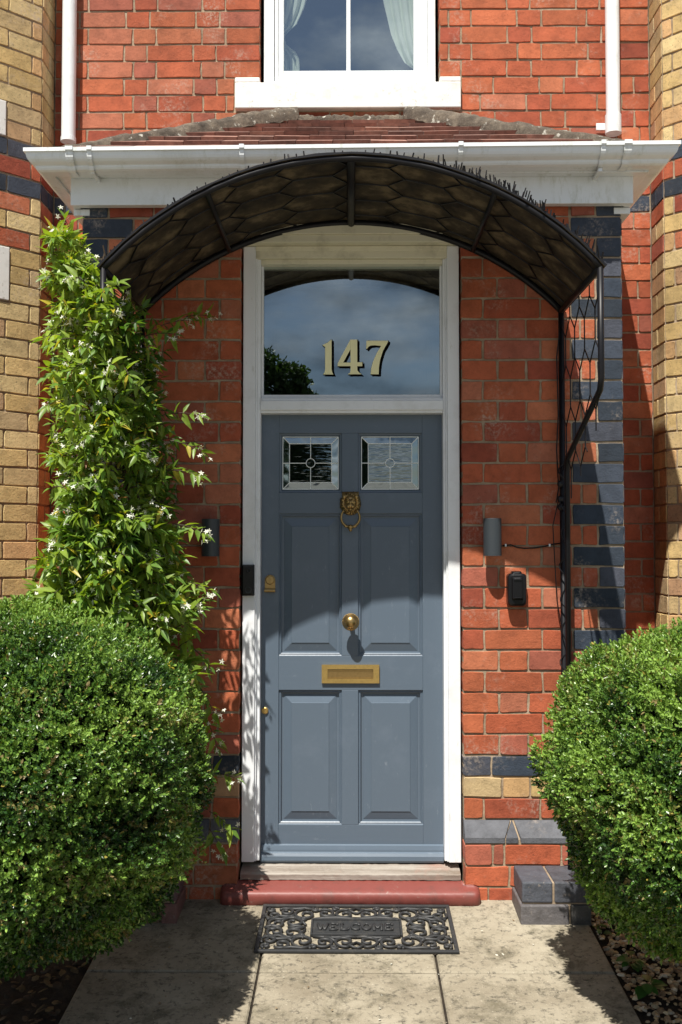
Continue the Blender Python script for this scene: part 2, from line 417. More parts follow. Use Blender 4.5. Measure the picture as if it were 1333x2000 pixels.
# ------------------------------------------------------------------ brickwork
CO = .0901; ZB = .633       # course height, top of the blue band course
RED = [(.47,.120,.055),(.50,.140,.062),(.42,.100,.050),(.50,.170,.095),(.36,.082,.045),(.54,.175,.085),(.45,.110,.050),(.49,.130,.058),(.47,.120,.055),(.40,.12,.075)]
BLUE = [(.045,.060,.085),(.058,.072,.098),(.038,.050,.068),(.075,.082,.105)]
YEL = [(.68,.49,.215),(.62,.44,.185),(.72,.55,.27),(.64,.47,.23),(.66,.41,.19),(.58,.43,.23)]
BUFF = [(.56,.36,.19),(.52,.31,.17)]
def pick(key):
    c = random.choice({'r': RED, 'b': BLUE, 'y': YEL, 'f': BUFF}[key]); k = random.uniform(.85, 1.12)
    return (c[0]*k, c[1]*k, c[2]*k)
def brick(mb, O, U, N, u0, u1, z0, z1, c, depth=.10, jit=.0023, proud=0):
    """one brick: rounded irregular face, arrises, sides going back into the wall"""
    mb.cc = c; mb.mi = 0
    g = .0045; u0 += g; u1 -= g; z0 += g; z1 -= g
    J = lambda a=jit: random.uniform(-a, a)
    ch = .004
    per = [(u0+ch, z0), ((u0+u1)/2+J(.02), z0), (u1-ch, z0), (u1, z0+ch), (u1, (z0+z1)/2), (u1, z1-ch), (u1-ch, z1), ((u0+u1)/2+J(.02), z1), (u0+ch, z1), (u0, z1-ch), (u0, (z0+z1)/2), (u0, z0+ch)]
    per = [(a+J(), b+J()) for a, b in per]
    cu, cz = (u0+u1)/2, (z0+z1)/2
    off = J(.0018)+proud; tu, tz = J(.006), J(.012)
    def P(a, b, d): return O + U*a + Vector((0,0,b)) + N*d
    back = [mb.vert(P(a, b, -depth)) for a, b in per]
    mid = [mb.vert(P(a, b, off-.003)) for a, b in per]
    ins = .0018
    fr = [mb.vert(P(a+(ins if a < cu else -ins), b+(ins if b < cz else -ins), off+tu*(a-cu)+tz*(b-cz)*.5)) for a, b in per]
    for i in range(12):
        j = (i+1) % 12
        mb.face([back[i], back[j], mid[j], mid[i]]); mb.face([mid[i], mid[j], fr[j], fr[i]])
    mb.face(fr)
def row(mb, O, U, N, k, segs, key, start=None, proud=0, depth=.10):
    """segs: [(u0,u1,first lengths)], Flemish bond continuing from first lengths; key(u,k)->colour key"""
    z0 = ZB + CO*k; z1 = z0 + CO
    for (a, b, lens, nxt) in segs:
        u = a; i = 0; kind = nxt
        while u < b - .004:
            if i < len(lens): L_ = lens[i]
            else:
                L_ = .240 if kind == 's' else .125; kind = 'h' if kind == 's' else 's'
                L_ += random.uniform(-.004, .004)
            i += 1
            e = u + L_
            if b - e < .045: e = b
            kk = key((u+e)/2, k)
            brick(mb, O, U, N, u, e, z0, z1, kk if isinstance(kk, tuple) else pick(kk), proud=proud, depth=depth)
            u = e
def mortar_box(mb, O, U, N, u0, u1, z0, z1, d0=-.0055, d1=-.11):
    mb.mi = 1; mb.cc = (1,1,1)
    V = Vector
    pts = [O+U*u+V((0,0,z))+N*d for d in (d0, d1) for z in (z0, z1) for u in (u0, u1)]
    a = [mb.vert(p) for p in pts]
    for q in [(0,1,3,2),(4,6,7,5),(0,2,6,4),(1,5,7,3),(0,4,5,1),(2,3,7,6)]: mb.face([a[i] for i in q])

house = empty('brick_house', (0, 0, 0), 'red brick house with yellow brick bays, white gutter and a small tiled porch', 'house')
ux, uz = Vector((1,0,0)), Vector((0,0,1)); nf = Vector((0,-1,0))
WL, WR = -1.185, 1.185; OL, OR = -.480, .478; OT = 2.93
ZT = 3.06   # top of porch wall
# porch front wall
mb = MB()
kt = int((ZT-ZB)/CO)
for k in range(-3, kt+1):
    B = (k % 2 == 1)     # wide quoin rows: k=11 etc.
    z = ZB + CO*k
    if k == -1: keyf = lambda u, k: 'b'
    elif k == -2: keyf = lambda u, k: 'y'
    else: keyf = lambda u, k: 'r'
    # right of the door, from the opening outwards
    r_l = [.097, .25, .136] if B else [.16, .125, .237, .072]
    q = .227 if B else .116
    if k >= 0:
        if z + CO < OT:
            row(mb, Vector((OR,0,0)), ux, nf, k, [(0, WR-OR-q, r_l, 's')], keyf)
            row(mb, Vector((OL,0,0)), -ux, nf, k, [(0, OL-WL-q, r_l, 's')], keyf)
        else:
            row(mb, Vector((0,0,0)), ux, nf, k, [(WL+q, WR-q, [.125] if B else [.2], 's')], keyf)
        row(mb, Vector((WR-q,0,0)), ux, nf, k, [(0, q, [q], 's')], lambda u, k: 'b')
        row(mb, Vector((WL,0,0)), ux, nf, k, [(0, q, [q], 's')], lambda u, k: 'b')
    else:
        row(mb, Vector((OR,0,0)), ux, nf, k, [(0, WR-OR, [.125, .24] if k == -1 else ([.17, .12] if k == -2 else [.09]), 's')], keyf)
        row(mb, Vector((OL,0,0)), -ux, nf, k, [(0, OL-WL, [.12] if k % 2 else [.2], 's')], (lambda u, k: 'f') if k == -2 else keyf)
mortar_box(mb, Vector((0,0,0)), ux, nf, WL+.004, OL-.006, -.05, ZT); mortar_box(mb, Vector((0,0,0)), ux, nf, OR+.006, WR-.004, -.05, ZT)
mortar_box(mb, Vector((0,0,0)), ux, nf, OL-.006, OR+.006, OT+.01, ZT)
# projecting plinth below
for k in (-7, -6, -5):
    for s_, O_ in ((1, OR), (-1, OL)):
        ln = abs((WR if s_ > 0 else WL) - O_)
        row(mb, Vector((O_,-.057,0)), ux*s_, nf, k, [(0, ln, {-5: [.12, .05, .24], -6: [.19, .075], -7: [.10, .11]}[k], 's')], (lambda u, k: 'r'))
mortar_box(mb, Vector((0,-.057,0)), ux, nf, WL+.004, OL-.006, -.06, ZB-CO*4+.0, -.0055, -.05)
mortar_box(mb, Vector((0,-.057,0)), ux, nf, OR+.006, WR-.004, -.06, ZB-CO*4+.0, -.0055, -.05)
# bevelled blue bricks on top of the plinth
def bevel_brick(mb, a, b, c, sa=0, sb=0):
    mb.cc = c; mb.mi = 0
    z0 = ZB-CO*4+.0045; z1 = z0+CO-.009; a += .004; b -= .004
    pr = [(-.057, z0), (-.057, z0+.022), (-.004, z1), (.04, z1), (.04, z0)]
    L_ = [mb.vert((a+(sa if z > z0+.03 else 0), y, z)) for y, z in pr]; R_ = [mb.vert((b+(sb if z > z0+.03 else 0), y, z)) for y, z in pr]
    mb.face(L_[::-1]); mb.face(R_)
    for i in range(5): mb.face([L_[i], L_[(i+1)%5], R_[(i+1)%5], R_[i]])
bevel_brick(mb, OR, OR+.175, (.13,.135,.15), 0, .030); bevel_brick(mb, OR+.172, OR+.232, (.10,.105,.12), .034, -.020); bevel_brick(mb, OR+.236, OR+.47, (.14,.145,.16), -.021, 0)
for a, b in ( (OR+.47, WR), (OL-.125, OL), (OL-.36, OL-.125), (OL-.60, OL-.36), (WL, OL-.60)):
    bevel_brick(mb, a, b, random.choice([(.13,.135,.15), (.10,.105,.12), (.16,.155,.16)]))
for a, b in ((WL+.005, OL-.008), (OR+.008, WR-.005)):
    mb.mi = 1; z0 = ZB-CO*4; z1 = z0+CO
    pr = [(-.050, z0), (-.050, z0+.018), (.005, z1-.006), (.03, z1-.006), (.03, z0)]
    L_ = [mb.vert((a, y, z)) for y, z in pr]; R_ = [mb.vert((b, y, z)) for y, z in pr]
    mb.face(L_[::-1]); mb.face(R_)
    for i in range(5): mb.face([L_[i], L_[(i+1)%5], R_[(i+1)%5], R_[i]])
# porch side walls
for s_, xx in ((1, WR), (-1, WL)):
    for k in range(-7, kt+1):
        row(mb, Vector((xx,0.004,0)), Vector((0,1,0)), Vector((s_,0,0)), k, [(.0, .80, [.116] if k % 2 else [.227], 's')], (lambda u, k: 'b' if u < .2 else 'r'), depth=.05)
    mortar_box(mb, Vector((xx,0.02,0)), Vector((0,1,0)), Vector((s_,0,0)), 0, .80, -.05, ZT, -.0055, -.06)
mb.build('porch_wall', [M['brick'], M['mortar']], house)

# main wall
YM = .83; XR = 1.565; ZTOP = 5.9
ZB = .655; CO = .0904
# window opening in the main wall
wxl, wxr = X(509, 100, YM), X(858, 100, YM); wzb = Z(680, 157, YM); wzt = 5.35
sxl, sxr = X(459, 190, YM), X(901, 190, YM); szb = Z(680, 216, YM)
mb = MB(); OM = Vector((0, YM, 0))
for k in range(-7, int((ZTOP-ZB)/CO)+1):
    z = ZB + CO*k
    if k in (29, 31): kf = lambda u, k: 'b'
    else: kf = lambda u, k: 'r'
    a = -XR + (.0 if k % 2 else -.0)
    first = [.06, .115] if k % 2 else [.13]
    if z + CO*.5 < szb - .0: segs = [(-XR, XR, first, 's')] if z > 3.0 else [(-XR, WL, first, 's'), (WR, XR, [.13] if k % 2 else [.07], 's')]
    elif z + CO*.5 < wzb: segs = [(-XR, sxl, first, 's'), (sxr, XR, [.10] if k % 2 else [.17], 's')]
    elif z + CO*.5 < wzt: segs = [(-XR, wxl, first, 's'), (wxr, XR, [.115] if k % 2 else [.05, .12], 's')]
    else: segs = [(-XR, XR, first, 's')]
    row(mb, OM, ux, nf, k, segs, kf)
mortar_box(mb, OM, ux, nf, -XR, wxl-.005, -.05, ZTOP); mortar_box(mb, OM, ux, nf, wxr+.005, XR, -.05, ZTOP)
mortar_box(mb, OM, ux, nf, wxl-.005, wxr+.005, 2.9, wzb-.06); mortar_box(mb, OM, ux, nf, wxl-.005, wxr+.005, wzt+.01, ZTOP)
mb.build('main_wall', [M['brick'], M['mortar']], house)

# bays: return, canted face, front face
def bay(sg):
    mb = MB()
    c0 = Vector((sg*XR, YM, 0)); c1 = Vector((sg*XR, .63, 0)); dr = Vector((sg*.7071, -.7071, 0)); c2 = c1 + dr*.80
    def keyb(u, k):
        if k in (29, 31): return 'b'
        if k == 30: return 'r'
        if sg < 0:
            if k in (28, 26): return 'r' if .057 < u else 'y'
            if k in (32, 33) and u > .14 and k % 2 == 0: return 'y'
        else:
            if k in (28, 26) and u > .057: return 'r'
            if k in (24, 22, 10) and u > .057: return 'f' if k != 22 else 'y'
        r = random.random()
        return 'f' if r < .08 else 'y'
    for k in range(-7, int((ZTOP-ZB)/CO)+1):
        z = ZB + CO*k
        # return
        row(mb, c1, Vector((0,1,0)), Vector((-sg,0,0)), k, [(0, .2, [.115] if k % 2 else [.2], 's')], keyb, depth=.05)
        st = 0
        if sg < 0 and (k in (23, 24, 25) or k in (32, 33)):
            lim = .163 if k < 30 else .190
            row(mb, c1, dr, Vector((-sg*.7071, -.7071, 0)), k, [(0, lim, [.057, .14] if k % 2 == 0 else [.2], 's')], keyb, depth=.05)
            row(mb, c1, dr, Vector((-sg*.7071, -.7071, 0)), k, [(.62, .8, [.18], 's')], keyb, depth=.05)
        else:
            row(mb, c1, dr, Vector((-sg*.7071, -.7071, 0)), k, [(0, .8, [.057] if k % 2 == 0 else [.182], 's' if k % 2 == 0 else 'h')], keyb, depth=.05)
        row(mb, c2, Vector((sg,0,0)), nf, k, [(0, 1.2, [.12] if k % 2 else [.22], 's')], keyb, depth=.05)
    mortar_box(mb, c1, Vector((0,1,0)), Vector((-sg,0,0)), .0, .26, -.05, ZTOP, -.0055, -.06)
    mortar_box(mb, c1, dr, Vector((-sg*.7071,-.7071,0)), .0, .8, -.05, ZTOP, -.0055, -.06)
    mortar_box(mb, c2, Vector((sg,0,0)), nf, .0, 1.2, -.05, ZTOP, -.0055, -.06)
    o = mb.build('bay_wall', [M['brickbay'], M['mortar']], house)
    tag(o, 'canted yellow brick bay wall with blue brick bands')
    if sg < 0:
        for k0, k1, lim in ((23, 26, .166), (32, 34, .193)):
            mb = MB(); mb.cc = (.7, .72, .72)
            O_ = c1; N_ = Vector((.7071, -.7071, 0))
            z0, z1 = ZB+CO*k0+.004, ZB+CO*k1-.004
            pts = [O_+dr*u+Vector((0,0,z))+N_*d for d in (.006, -.05) for z in (z0, z1) for u in (lim, .615)]
            a = [mb.vert(p) for p in pts]
            for q in [(0,1,3,2),(4,6,7,5),(0,2,6,4),(1,5,7,3),(0,4,5,1),(2,3,7,6)]: mb.face([a[i] for i in q])
            tag(mb.build('stone_block', M['sill'], house, bevel=.004), 'white painted stone block set in the left bay')
bay(-1); bay(1)

# ------------------------------------------------------------------ upstairs window
win = empty('window', (0, YM, 4.6)); win.parent = house
YG = YM + .085
mb = MB()
fy = YM + .05
bx = lambda x0, x1, y0, y1, z0, z1: mb.box(x0, x1, y0, y1, z0, z1)
wz0 = Z(680, 173, fy)                    # bottom of the frame
gl, gr = X(555, 100, YG), X(808, 100, YG); gb = Z(680, 140, YG)
fl, fr_ = X(516, 100, fy), X(851, 100, fy)
bx(fl, X(536, 100, fy), fy, fy+.10, wz0, wzt); bx(X(836, 100, fy), fr_, fy, fy+.10, wz0, wzt)
bx(X(536, 100, fy), X(836, 100, fy), fy+.004, fy+.10, wz0, wz0+.045)
# sash
sy = YG - .014
bx(X(536.5, 100, fy)+.001, X(543, 100, fy), fy+.012, fy+.09, wz0+.0455, wzt)
bx(X(544, 100, sy), gl, sy, sy+.045, wz0+.046, wzt); bx(gr, X(836, 100, fy)-.001, sy, sy+.045, wz0+.046, wzt)
bx(gl, gr, sy+.002, sy+.045, wz0+.046, gb)
m0, m1 = X(677, 70, sy), X(685, 70, sy)
bx(m0, m1, sy+.004, sy+.035, gb, wzt)
bx(gl, m0, sy+.003, sy+.045, wzt-.08, wzt); bx(m1, gr, sy+.003, sy+.045, wzt-.08, wzt)
mb.build('frame', M['upvc'], win, bevel=.0025)
mb = MB()
mb.poly([(gl, YG, gb), (gr, YG, gb), (gr, YG, wzt), (gl, YG, wzt)])
mb.build('glass', M['glass'], win, fix=False)
mb = MB()
bx = lambda x0, x1, y0, y1, z0, z1: mb.box(x0, x1, y0, y1, z0, z1)
mb.box(sxl+.004, sxr-.004, YM-.035, YM+.012, szb, wz0-.004)
mb.box(sxl+.004, wxl-.0, YM-.033, YM+.01, wz0-.004, wzb+.004); mb.box(wxr+.0, sxr-.004, YM-.033, YM+.01, wz0-.004, wzb+.004)
mb.box(wxl, wxr, YM+.012, YM+.15, wz0-.06, wz0-.006)
mb.build('sill', M['sill'], win, bevel=.005)
def room(name, x0, x1, y0, y1, z0, z1, parent):
    mb = MB(); P = [(x0,y0,z0),(x1,y0,z0),(x1,y1,z0),(x0,y1,z0),(x0,y0,z1),(x1,y0,z1),(x1,y1,z1),(x0,y1,z1)]
    a = [mb.vert(p) for p in P]
    for q in [(0,3,2,1),(4,5,6,7),(1,2,6,5),(2,3,7,6),(3,0,4,7)]: mb.face([a[i] for i in q])
    return mb.build(name, M['darkin'], parent, fix=False)
room('room', wxl-.06, wxr+.06, YM+.112, YM+2.0, 3.3, 5.7, win)
# curtains: gathered cloth, its inner edge swept back to the side
def curtain(pts_in, xo, y, label):
    """pts_in: [(z, x_inner)], xo outer x"""
    cu = empty('curtain', (xo, y, pts_in[0][0]), label, 'curtain', 'curtains in the upstairs window')
    mb = MB(); pr = None; n = 44
    for (z, xi) in pts_in:
        r_ = []
        for i in range(n+1):
            t = i/n; x = xo + (xi-xo)*t
            r_.append(mb.vert((x, y + .016*math.sin(t*34 + z*2.2) + .008*math.sin(t*71+z*5), z)))
        if pr:
            for i in range(n): mb.face([pr[i], pr[i+1], r_[i+1], r_[i]])
        pr = r_
    mb.build('cloth', M['curtain'], cu, smooth=True)
    return cu
yc = YM + .20
A = lambda px, py: at(px, py, yc)
ptsr = [(A(800, 146).z, A(820, 130).x), (A(800, 125).z, A(790, 130).x), (A(800, 100).z, A(776, 110).x), (A(800, 70).z, A(764, 70).x), (A(800, 35).z, A(756, 40).x), (A(800, 0).z, A(748, 0).x), (4.75, A(735, 0).x), (5.3, A(715, 0).x)]
curtain(ptsr, wxr, yc, 'pale green curtain swept back at the right side of the upstairs window')
ptsl = [(A(570, 160).z, A(587, 130).x), (A(570, 118).z, A(585, 130).x), (A(570, 104).z, A(578, 110).x), (A(570, 90).z, A(560, 90).x), (A(570, 72).z, A(557, 70).x), (A(570, 50).z, A(580, 50).x), (A(570, 20).z, A(594, 20).x), (A(570, 0).z, A(600, 0).x), (4.75, A(615, 0).x), (5.3, A(630, 0).x)]
curtain(ptsl, wxl, yc, 'pale green curtain tied back at the left side of the upstairs window')

# ------------------------------------------------------------------ porch roof, fascia, gutter
roof = empty('porch_roof', (0, 0, 3.2)); roof.parent = house
ey, ez = -.15, 3.205; ty, tz = .79, Z(680, 238, .79)
exr, txr = 1.25, .34
def roofpt(side_t, v):  # v 0..1 up the slope
    return
nrow = 7
mb = MB()
TC = [(.33,.18,.135),(.29,.145,.11),(.36,.205,.16),(.26,.135,.105),(.31,.165,.125),(.22,.125,.10)]
sl = Vector((0, ty-ey, tz-ez)); sln = sl.normalized(); nn = Vector((0, -sln.z, sln.y))
for r_ in range(nrow):
    v0 = r_/nrow; v1 = (r_+1)/nrow + .04
    hw = exr + (txr-exr)*(v0+.5/nrow)
    x = -hw + (random.uniform(-.02, .02) if r_ % 2 else -.08)
    while x < hw:
        xe = x + .163 + random.uniform(-.003, .003)
        xa, xb = max(x, -hw), min(xe-.003, hw)
        if xb - xa > .02:
            kk = random.uniform(.8, 1.15); mb.cc = tuple(c*kk for c in random.choice(TC))
            l0, l1, tj = .027+random.uniform(-.002, .003), .012, random.uniform(-.0015, .0015)
            b0 = Vector((0, ey, ez)) + sl*v0; b1 = Vector((0, ey, ez)) + sl*min(v1, 1.0)
            P = []
            for xx, dj in ((xa, -tj), (xb, tj)):
                for bp, l_ in ((b0, l0), (b1, l1-.006)):
                    for t in (-.004, .013):
                        P.append(Vector((xx, 0, 0)) + bp + nn*(l_+t-.013+dj))
            a = [mb.vert(p) for p in P]
            for q in [(0,1,3,2),(4,6,7,5),(0,4,5,1),(2,3,7,6),(1,5,7,3),(0,2,6,4)]: mb.face([a[i] for i in q])
        x = xe
mb.build('roof_tiles', M['tile'], roof)
# roof deck and side slopes
mb = MB(); mb.cc = (.2, .07, .045)
for s_ in (1, -1):
    mb.poly([(s_*exr, ey, ez-.01), (s_*exr, ty+.035, ez-.01), (s_*txr, ty, tz-.01)])
    mb.poly([(s_*txr, ty, tz-.01), (s_*exr, ty+.035, ez-.01), (s_*txr, ty+.035, tz-.01)])
mb.poly([(-exr, ey, ez-.01), (exr, ey, ez-.01), (txr, ty, tz-.01), (-txr, ty, tz-.01)])
mb.build('side_slope', M['tile'], roof)
def lumpy_bar(mb, P0, P1, w, h, n=46, up=Vector((0,0,1)), swell=None):
    d = (P1-P0); t = d.normalized(); s_ = t.cross(up).normalized(); pr = None
    for i in range(n+1):
        f = i/n; c = P0 + d*f + Vector((0,0,random.uniform(-.005, .005)+.003*math.sin(f*23+P0.x*3)))
        k = (swell(f) if swell else 1)
        ring = []
        for j in range(9):
            a = math.pi*j/8
            rr = 1 + random.uniform(-.06, .06)
            ring.append(mb.vert(c + s_*(math.cos(a)*w*rr*k) + up*(math.sin(a)*h*rr*k) - (up*.03 if j in (0, 8) else up*0)))
        if pr:
            for j in range(8): mb.face([pr[j], pr[j+1], ring[j+1], ring[j]])
        else: mb.face(ring[::-1])
        pr = ring
    mb.face(pr)
for s_ in (1, -1):
    mb = MB()
    lumpy_bar(mb, Vector((s_*(exr+.0), ey+.02, ez+.0)), Vector((s_*(txr-.03), ty-.03, tz+.012)), .075, .055, swell=lambda f: .66+.42*f if f < .93 else 1.05-.9*(f-.93)*3)
    mb.build('hip_bedding', M['hip'], roof, smooth=True)
mb = MB()
lumpy_bar(mb, Vector((-txr+.05, ty+.005, tz-.0)), Vector((txr-.05, ty+.005, tz-.0)), .04, .032)
mb.build('top_flashing', M['hip'], roof, smooth=True)

fb = MB()   # boxed eaves
BZ0, BZ1 = Z(680, 399, -.05), Z(680, 347, -.05)
fb.box(-1.222, 1.222, -.05, -.012, BZ0, BZ1+.02)
for s_ in (1, -1):
    a, b = sorted((s_*1.19, s_*1.222)); fb.box(a, b, -.012, .80, BZ0, BZ1+.02)
fb.box(-1.19, 1.19, -.011, -.003, BZ0+.004, BZ1+.018)
fb.box(-1.275, 1.275, -.10, -.051, BZ1, ez+.0)            # soffit piece and fascia above
for s_ in (1, -1):
    a, b = sorted((s_*1.2225, s_*1.2755)); fb.box(a, b, -.0505, .80, BZ1+.001, ez-.001)
    a, b = sorted((s_*1.15, s_*1.221)); fb.box(a, b, -.004, .80, BZ0-.03, BZ0-.002)
fb.build('fascia', M['upvc'], house, bevel=.002)
# ogee gutter round three sides
prof = [(0,0),(.052,0),(.064,.006),(.070,.016),(.0715,.024),(.0745,.027),(.082,.031),(.092,.038),(.100,.048),(.1045,.060),(.1065,.074),(.107,.082),(.116,.083),(.116,.103),(.104,.103),(.1035,.086),(.098,.062),(.088,.045),(.066,.034),(.060,.012),(.05,.005),(.006,.005),(.006,.098),(0,.098)]
prof = [(o_, z*.79) for o_, z in prof]
GZ = BZ1 - .001; gy = -.101; gx = 1.276
def gtilt(x): return .0075*x
path_pts = [(-gx, .80, (-1, 0)), (-gx, gy, (-1, -1)), (gx, gy, (1, -1)), (gx, .80, (1, 0))]
mb = MB(); pr = None
for (x, y, d) in path_pts:
    ring = [mb.vert((x + d[0]*o_*.86, y + d[1]*o_, GZ + z + gtilt(x))) for o_, z in prof]
    if pr:
        n = len(prof)
        for j in range(n): mb.face([pr[j], pr[(j+1)%n], ring[(j+1)%n], ring[j]])
    else: mb.face(ring)
    pr = ring
mb.face(pr)
gut = mb.build('gutter', M['upvc'], house)
for px in (137, 176, 473, 900, 1178, 1226):
    mb = MB(); x = X(px, 300, -.2); w = .010 if px not in (137, 1226) else .016
    outer = [(o_+.0045, z-.0045) if z < .064 else (o_+.0045, z+.004) for o_, z in prof[:14]] + [(.098, .085)]
    pl = None
    for (o_, z) in outer:
        a = mb.vert((x-w, gy-o_, GZ+z+gtilt(x))); b = mb.vert((x+w, gy-o_, GZ+z+gtilt(x)))
        c = mb.vert((x-w, gy-o_+.002, GZ+z+gtilt(x)-.001)); d = mb.vert((x+w, gy-o_+.002, GZ+z+gtilt(x)-.001))
        if pl: mb.face([pl[0], pl[1], b, a]); mb.face([pl[0], a, c, pl[2]]); mb.face([pl[1], pl[3], d, b])
        pl = (a, b, c, d)
    if px in (176, 1178): mb.box(x-.008, x+.008, gy-.055, gy+.052, GZ-.016, GZ-.003)
    mb.build('gutter_bracket', M['upvc'], gut)
# downpipes
for (px, zb, coll) in ((135.5, Z(135, 272, YM-.06), False), (1197, Z(1197, 256, YM-.06), True)):
    mb = MB(); yy = YM-.055; x = X(px, 120, yy); rr = .0365
    mb.tube([(x, yy, zb), (x, yy, ZTOP-.3)], rr, 24, cap=False)
    o = mb.build('downpipe', M['upvc'], house, smooth=True)
    mb = MB()
    if coll:
        mb.tube([(x, yy, zb-.012), (x, yy, zb+.085)], rr+.005, 24); mb.box(x-rr-.045, x-rr+.002, YM-.03, YM-.02, zb+.02, zb+.055)
    else: mb.tube([(x, yy, zb-.012), (x, yy, zb+.01)], rr+.003, 24)
    mb.build('pipe_socket', M['upvc'], o, smooth=False)

# ------------------------------------------------------------------ door frame, fanlight, door
YF, YD, YGL = .035, .115, .10
mb = MB()
bx = lambda *a: mb.box(*a)
fzt = 2.84
fz0 = Z(480, 1684, YF)
pl0, pl1 = OL+.004, X(498, 1200, YF); pr0, pr1 = X(876, 1200, YF), OR-.003
zt0 = Z(680, 446, -.012)      # top of head board
zh0, zh1 = Z(680, 481, YF), Z(680, 505, YF)
mb.box(pl0, pl1, YF, .17, fz0, zh0); mb.box(pr0, pr1, YF, .17, fz0, zh0)          # posts
dl, dr_ = X(509.5, 1200, YD-.03), X(866, 1200, YD-.03)
fg0, fg1 = Z(680, 776, YGL), Z(680, 521, YGL)
# inner bead round both openings
mb.box(pl1-.003+.003, dl, YF+.022, .17, fz0, fg1+.03); mb.box(dr_, pr0, YF+.022, .17, fz0, fg1+.03)
mb.box(pl1, pl1+.007, YF+.010, YF+.0215, fz0, fg1+.03); mb.box(pr0-.007, pr0, YF+.010, YF+.0215, fz0, fg1+.03)
trz0, trz1 = Z(680, 807, YF+.03), Z(680, 778, YF+.03)
mb.box(dl+.0, dr_, YF+.024, .17, trz0, trz1)                                       # transom
mb.box(dl, dr_, YF+.012, YF+.0235, trz0+.012, trz1-.012)
mb.box(dl, dr_, YF+.05, .17, trz1, fg0)
frm = mb.build('door_frame', M['frame'], house, bevel=.0025)
mb = MB()
mb.box(pl1, pr0, YF, .17, zh1+.002, zh0); mb.box(dl, dr_, YF+.022, .17, fg1, zh1+.002); mb.box(pl1, dl, YF+.020, .16, fg1+.03, zh1+.002); mb.box(dr_, pr0, YF+.020, .16, fg1+.03, zh1+.002)
mb.box(pl1-.06+.06, pr0, YF-.006, YF-.0005, zh0-.022, zh0)
mb.box(OL-.008, OR+.008, -.022, .17, zh0+.001, zt0-.03); mb.box(OL-.02, OR+.02, -.030, .02, zt0-.030, zt0+.015)
hd = mb.build('frame_head', M['head'], house, bevel=.003)
fan = empty('fanlight', (0, YGL, 2.3)); fan.parent = house
mb = MB(); mb.poly([(dl-.003, YGL, fg0-.003), (dr_+.003, YGL, fg0-.003), (dr_+.003, YGL, fg1+.003), (dl-.003, YGL, fg1+.003)])
mb.build('glass', M['glass'], fan, fix=False)
mb = MB(); t = .010
mb.box(dl, dl+t, YGL-.012, YGL-.001, fg0, fg1); mb.box(dr_-t, dr_, YGL-.012, YGL-.001, fg0, fg1)
mb.box(dl+t, dr_-t, YGL-.012, YGL-.001, fg0, fg0+t)
mb.build('glazing_bead', M['frame'], fan, bevel=.002)
room('hallway', OL-.02, OR+.02, .172, 2.2, .0, 3.0, fan)
# the number 147, traced in a 1333-wide enlargement of the fanlight (2.836 x)
def gp(zx, zy, Y): return at(450+zx/2.836, 450+zy/2.836, Y)
G1 = [(511,634),(540,622),(558,606),(562,606),(562,770),(566,788),(572,798),(514,798),(522,788),(526,770),(526,645),(518,641)]
G4 = [(668,607),(703,607),(703,731),(731,731),(731,751),(703,751),(705,775),(714,788),(726,797),(654,797),(664,788),(668,775),(668,751),(596,751),(596,739),(668,607)]
G4c = [(668,731),(622,731),(668,650)]
G7 = [(755,611),(874,611),(874,618),(846,668),(830,720),(824,760),(823,797),(778,797),(781,765),(792,725),(812,680),(836,640),(800,636),(778,638),(766,645),(757,658),(753,655)]
def glyph(mb, pts, Y, dx=0, dy=0, grow=0):
    P = [gp(a+dx, b+dy, Y) for a, b in pts]
    if grow:
        c = sum(P, Vector())/len(P); n = len(P); Q = []
        area = sum(P[i].x*P[(i+1)%n].z - P[(i+1)%n].x*P[i].z for i in range(n)); sg = 1 if area > 0 else -1
        for i in range(n):
            e1 = (P[i]-P[i-1]).normalized(); e2 = (P[(i+1)%n]-P[i]).normalized()
            nrm = Vector((e1.z+e2.z, 0, -(e1.x+e2.x)))*sg
            nrm = nrm.normalized() if nrm.length > 1e-6 else Vector((0,0,0))
            Q.append(P[i]+nrm*grow)
        P = Q
    mb.poly(P)
def digit_set(name, shapes, mat, par):
    mb = MB()
    for (pts, Y, dx, dy, g_) in shapes: glyph(mb, pts, Y, dx, dy, g_)
    return mb.build(name, mat, par, fix=False)
G4o = G4[:-1]
# 4 as outer loop + slit to the counter
G4s = [(668,607),(703,607),(703,731),(731,731),(731,751),(703,751),(705,775),(714,788),(726,797),(654,797),(664,788),(668,775),(668,751),(596,751),(596,739),(640,659),(667,678),(667,678),(625,731),(668,731),(668,665),(640,659)]
def four(mb, Y, dx, dy, g_):
    for q in ([(703+g_*0,607),(703,797-9),(668,788),(668,607)],):
        pass
    S = lambda pts: mb.poly([gp(a+dx, b+dy, Y) for a, b in pts])
    e = g_
    S([(666-e,605-e*.6),(704+e,605-e*.6),(704+e,729-e),(704+e,753+e),(705+e,775),(714+e,787),(728+e,797+e),(652-e,797+e),(664-e,787),(667-e,775),(667-e,753+e),(667-e,730-e)])     # stem
    S([(704.2+e,730-e),(732+e,730-e),(732+e,752+e),(704.2+e,752+e)])                       # right arm
    S([(666.8-e,732-e),(666.8-e,752+e),(595-e,752+e),(595-e,738),(627,732-e)])   # left arm
    S([(665.8-e,605-e*.6),(665.8-e,660+e),(626.5+e,731.8-e),(595-e,737.8)])                           # diagonal
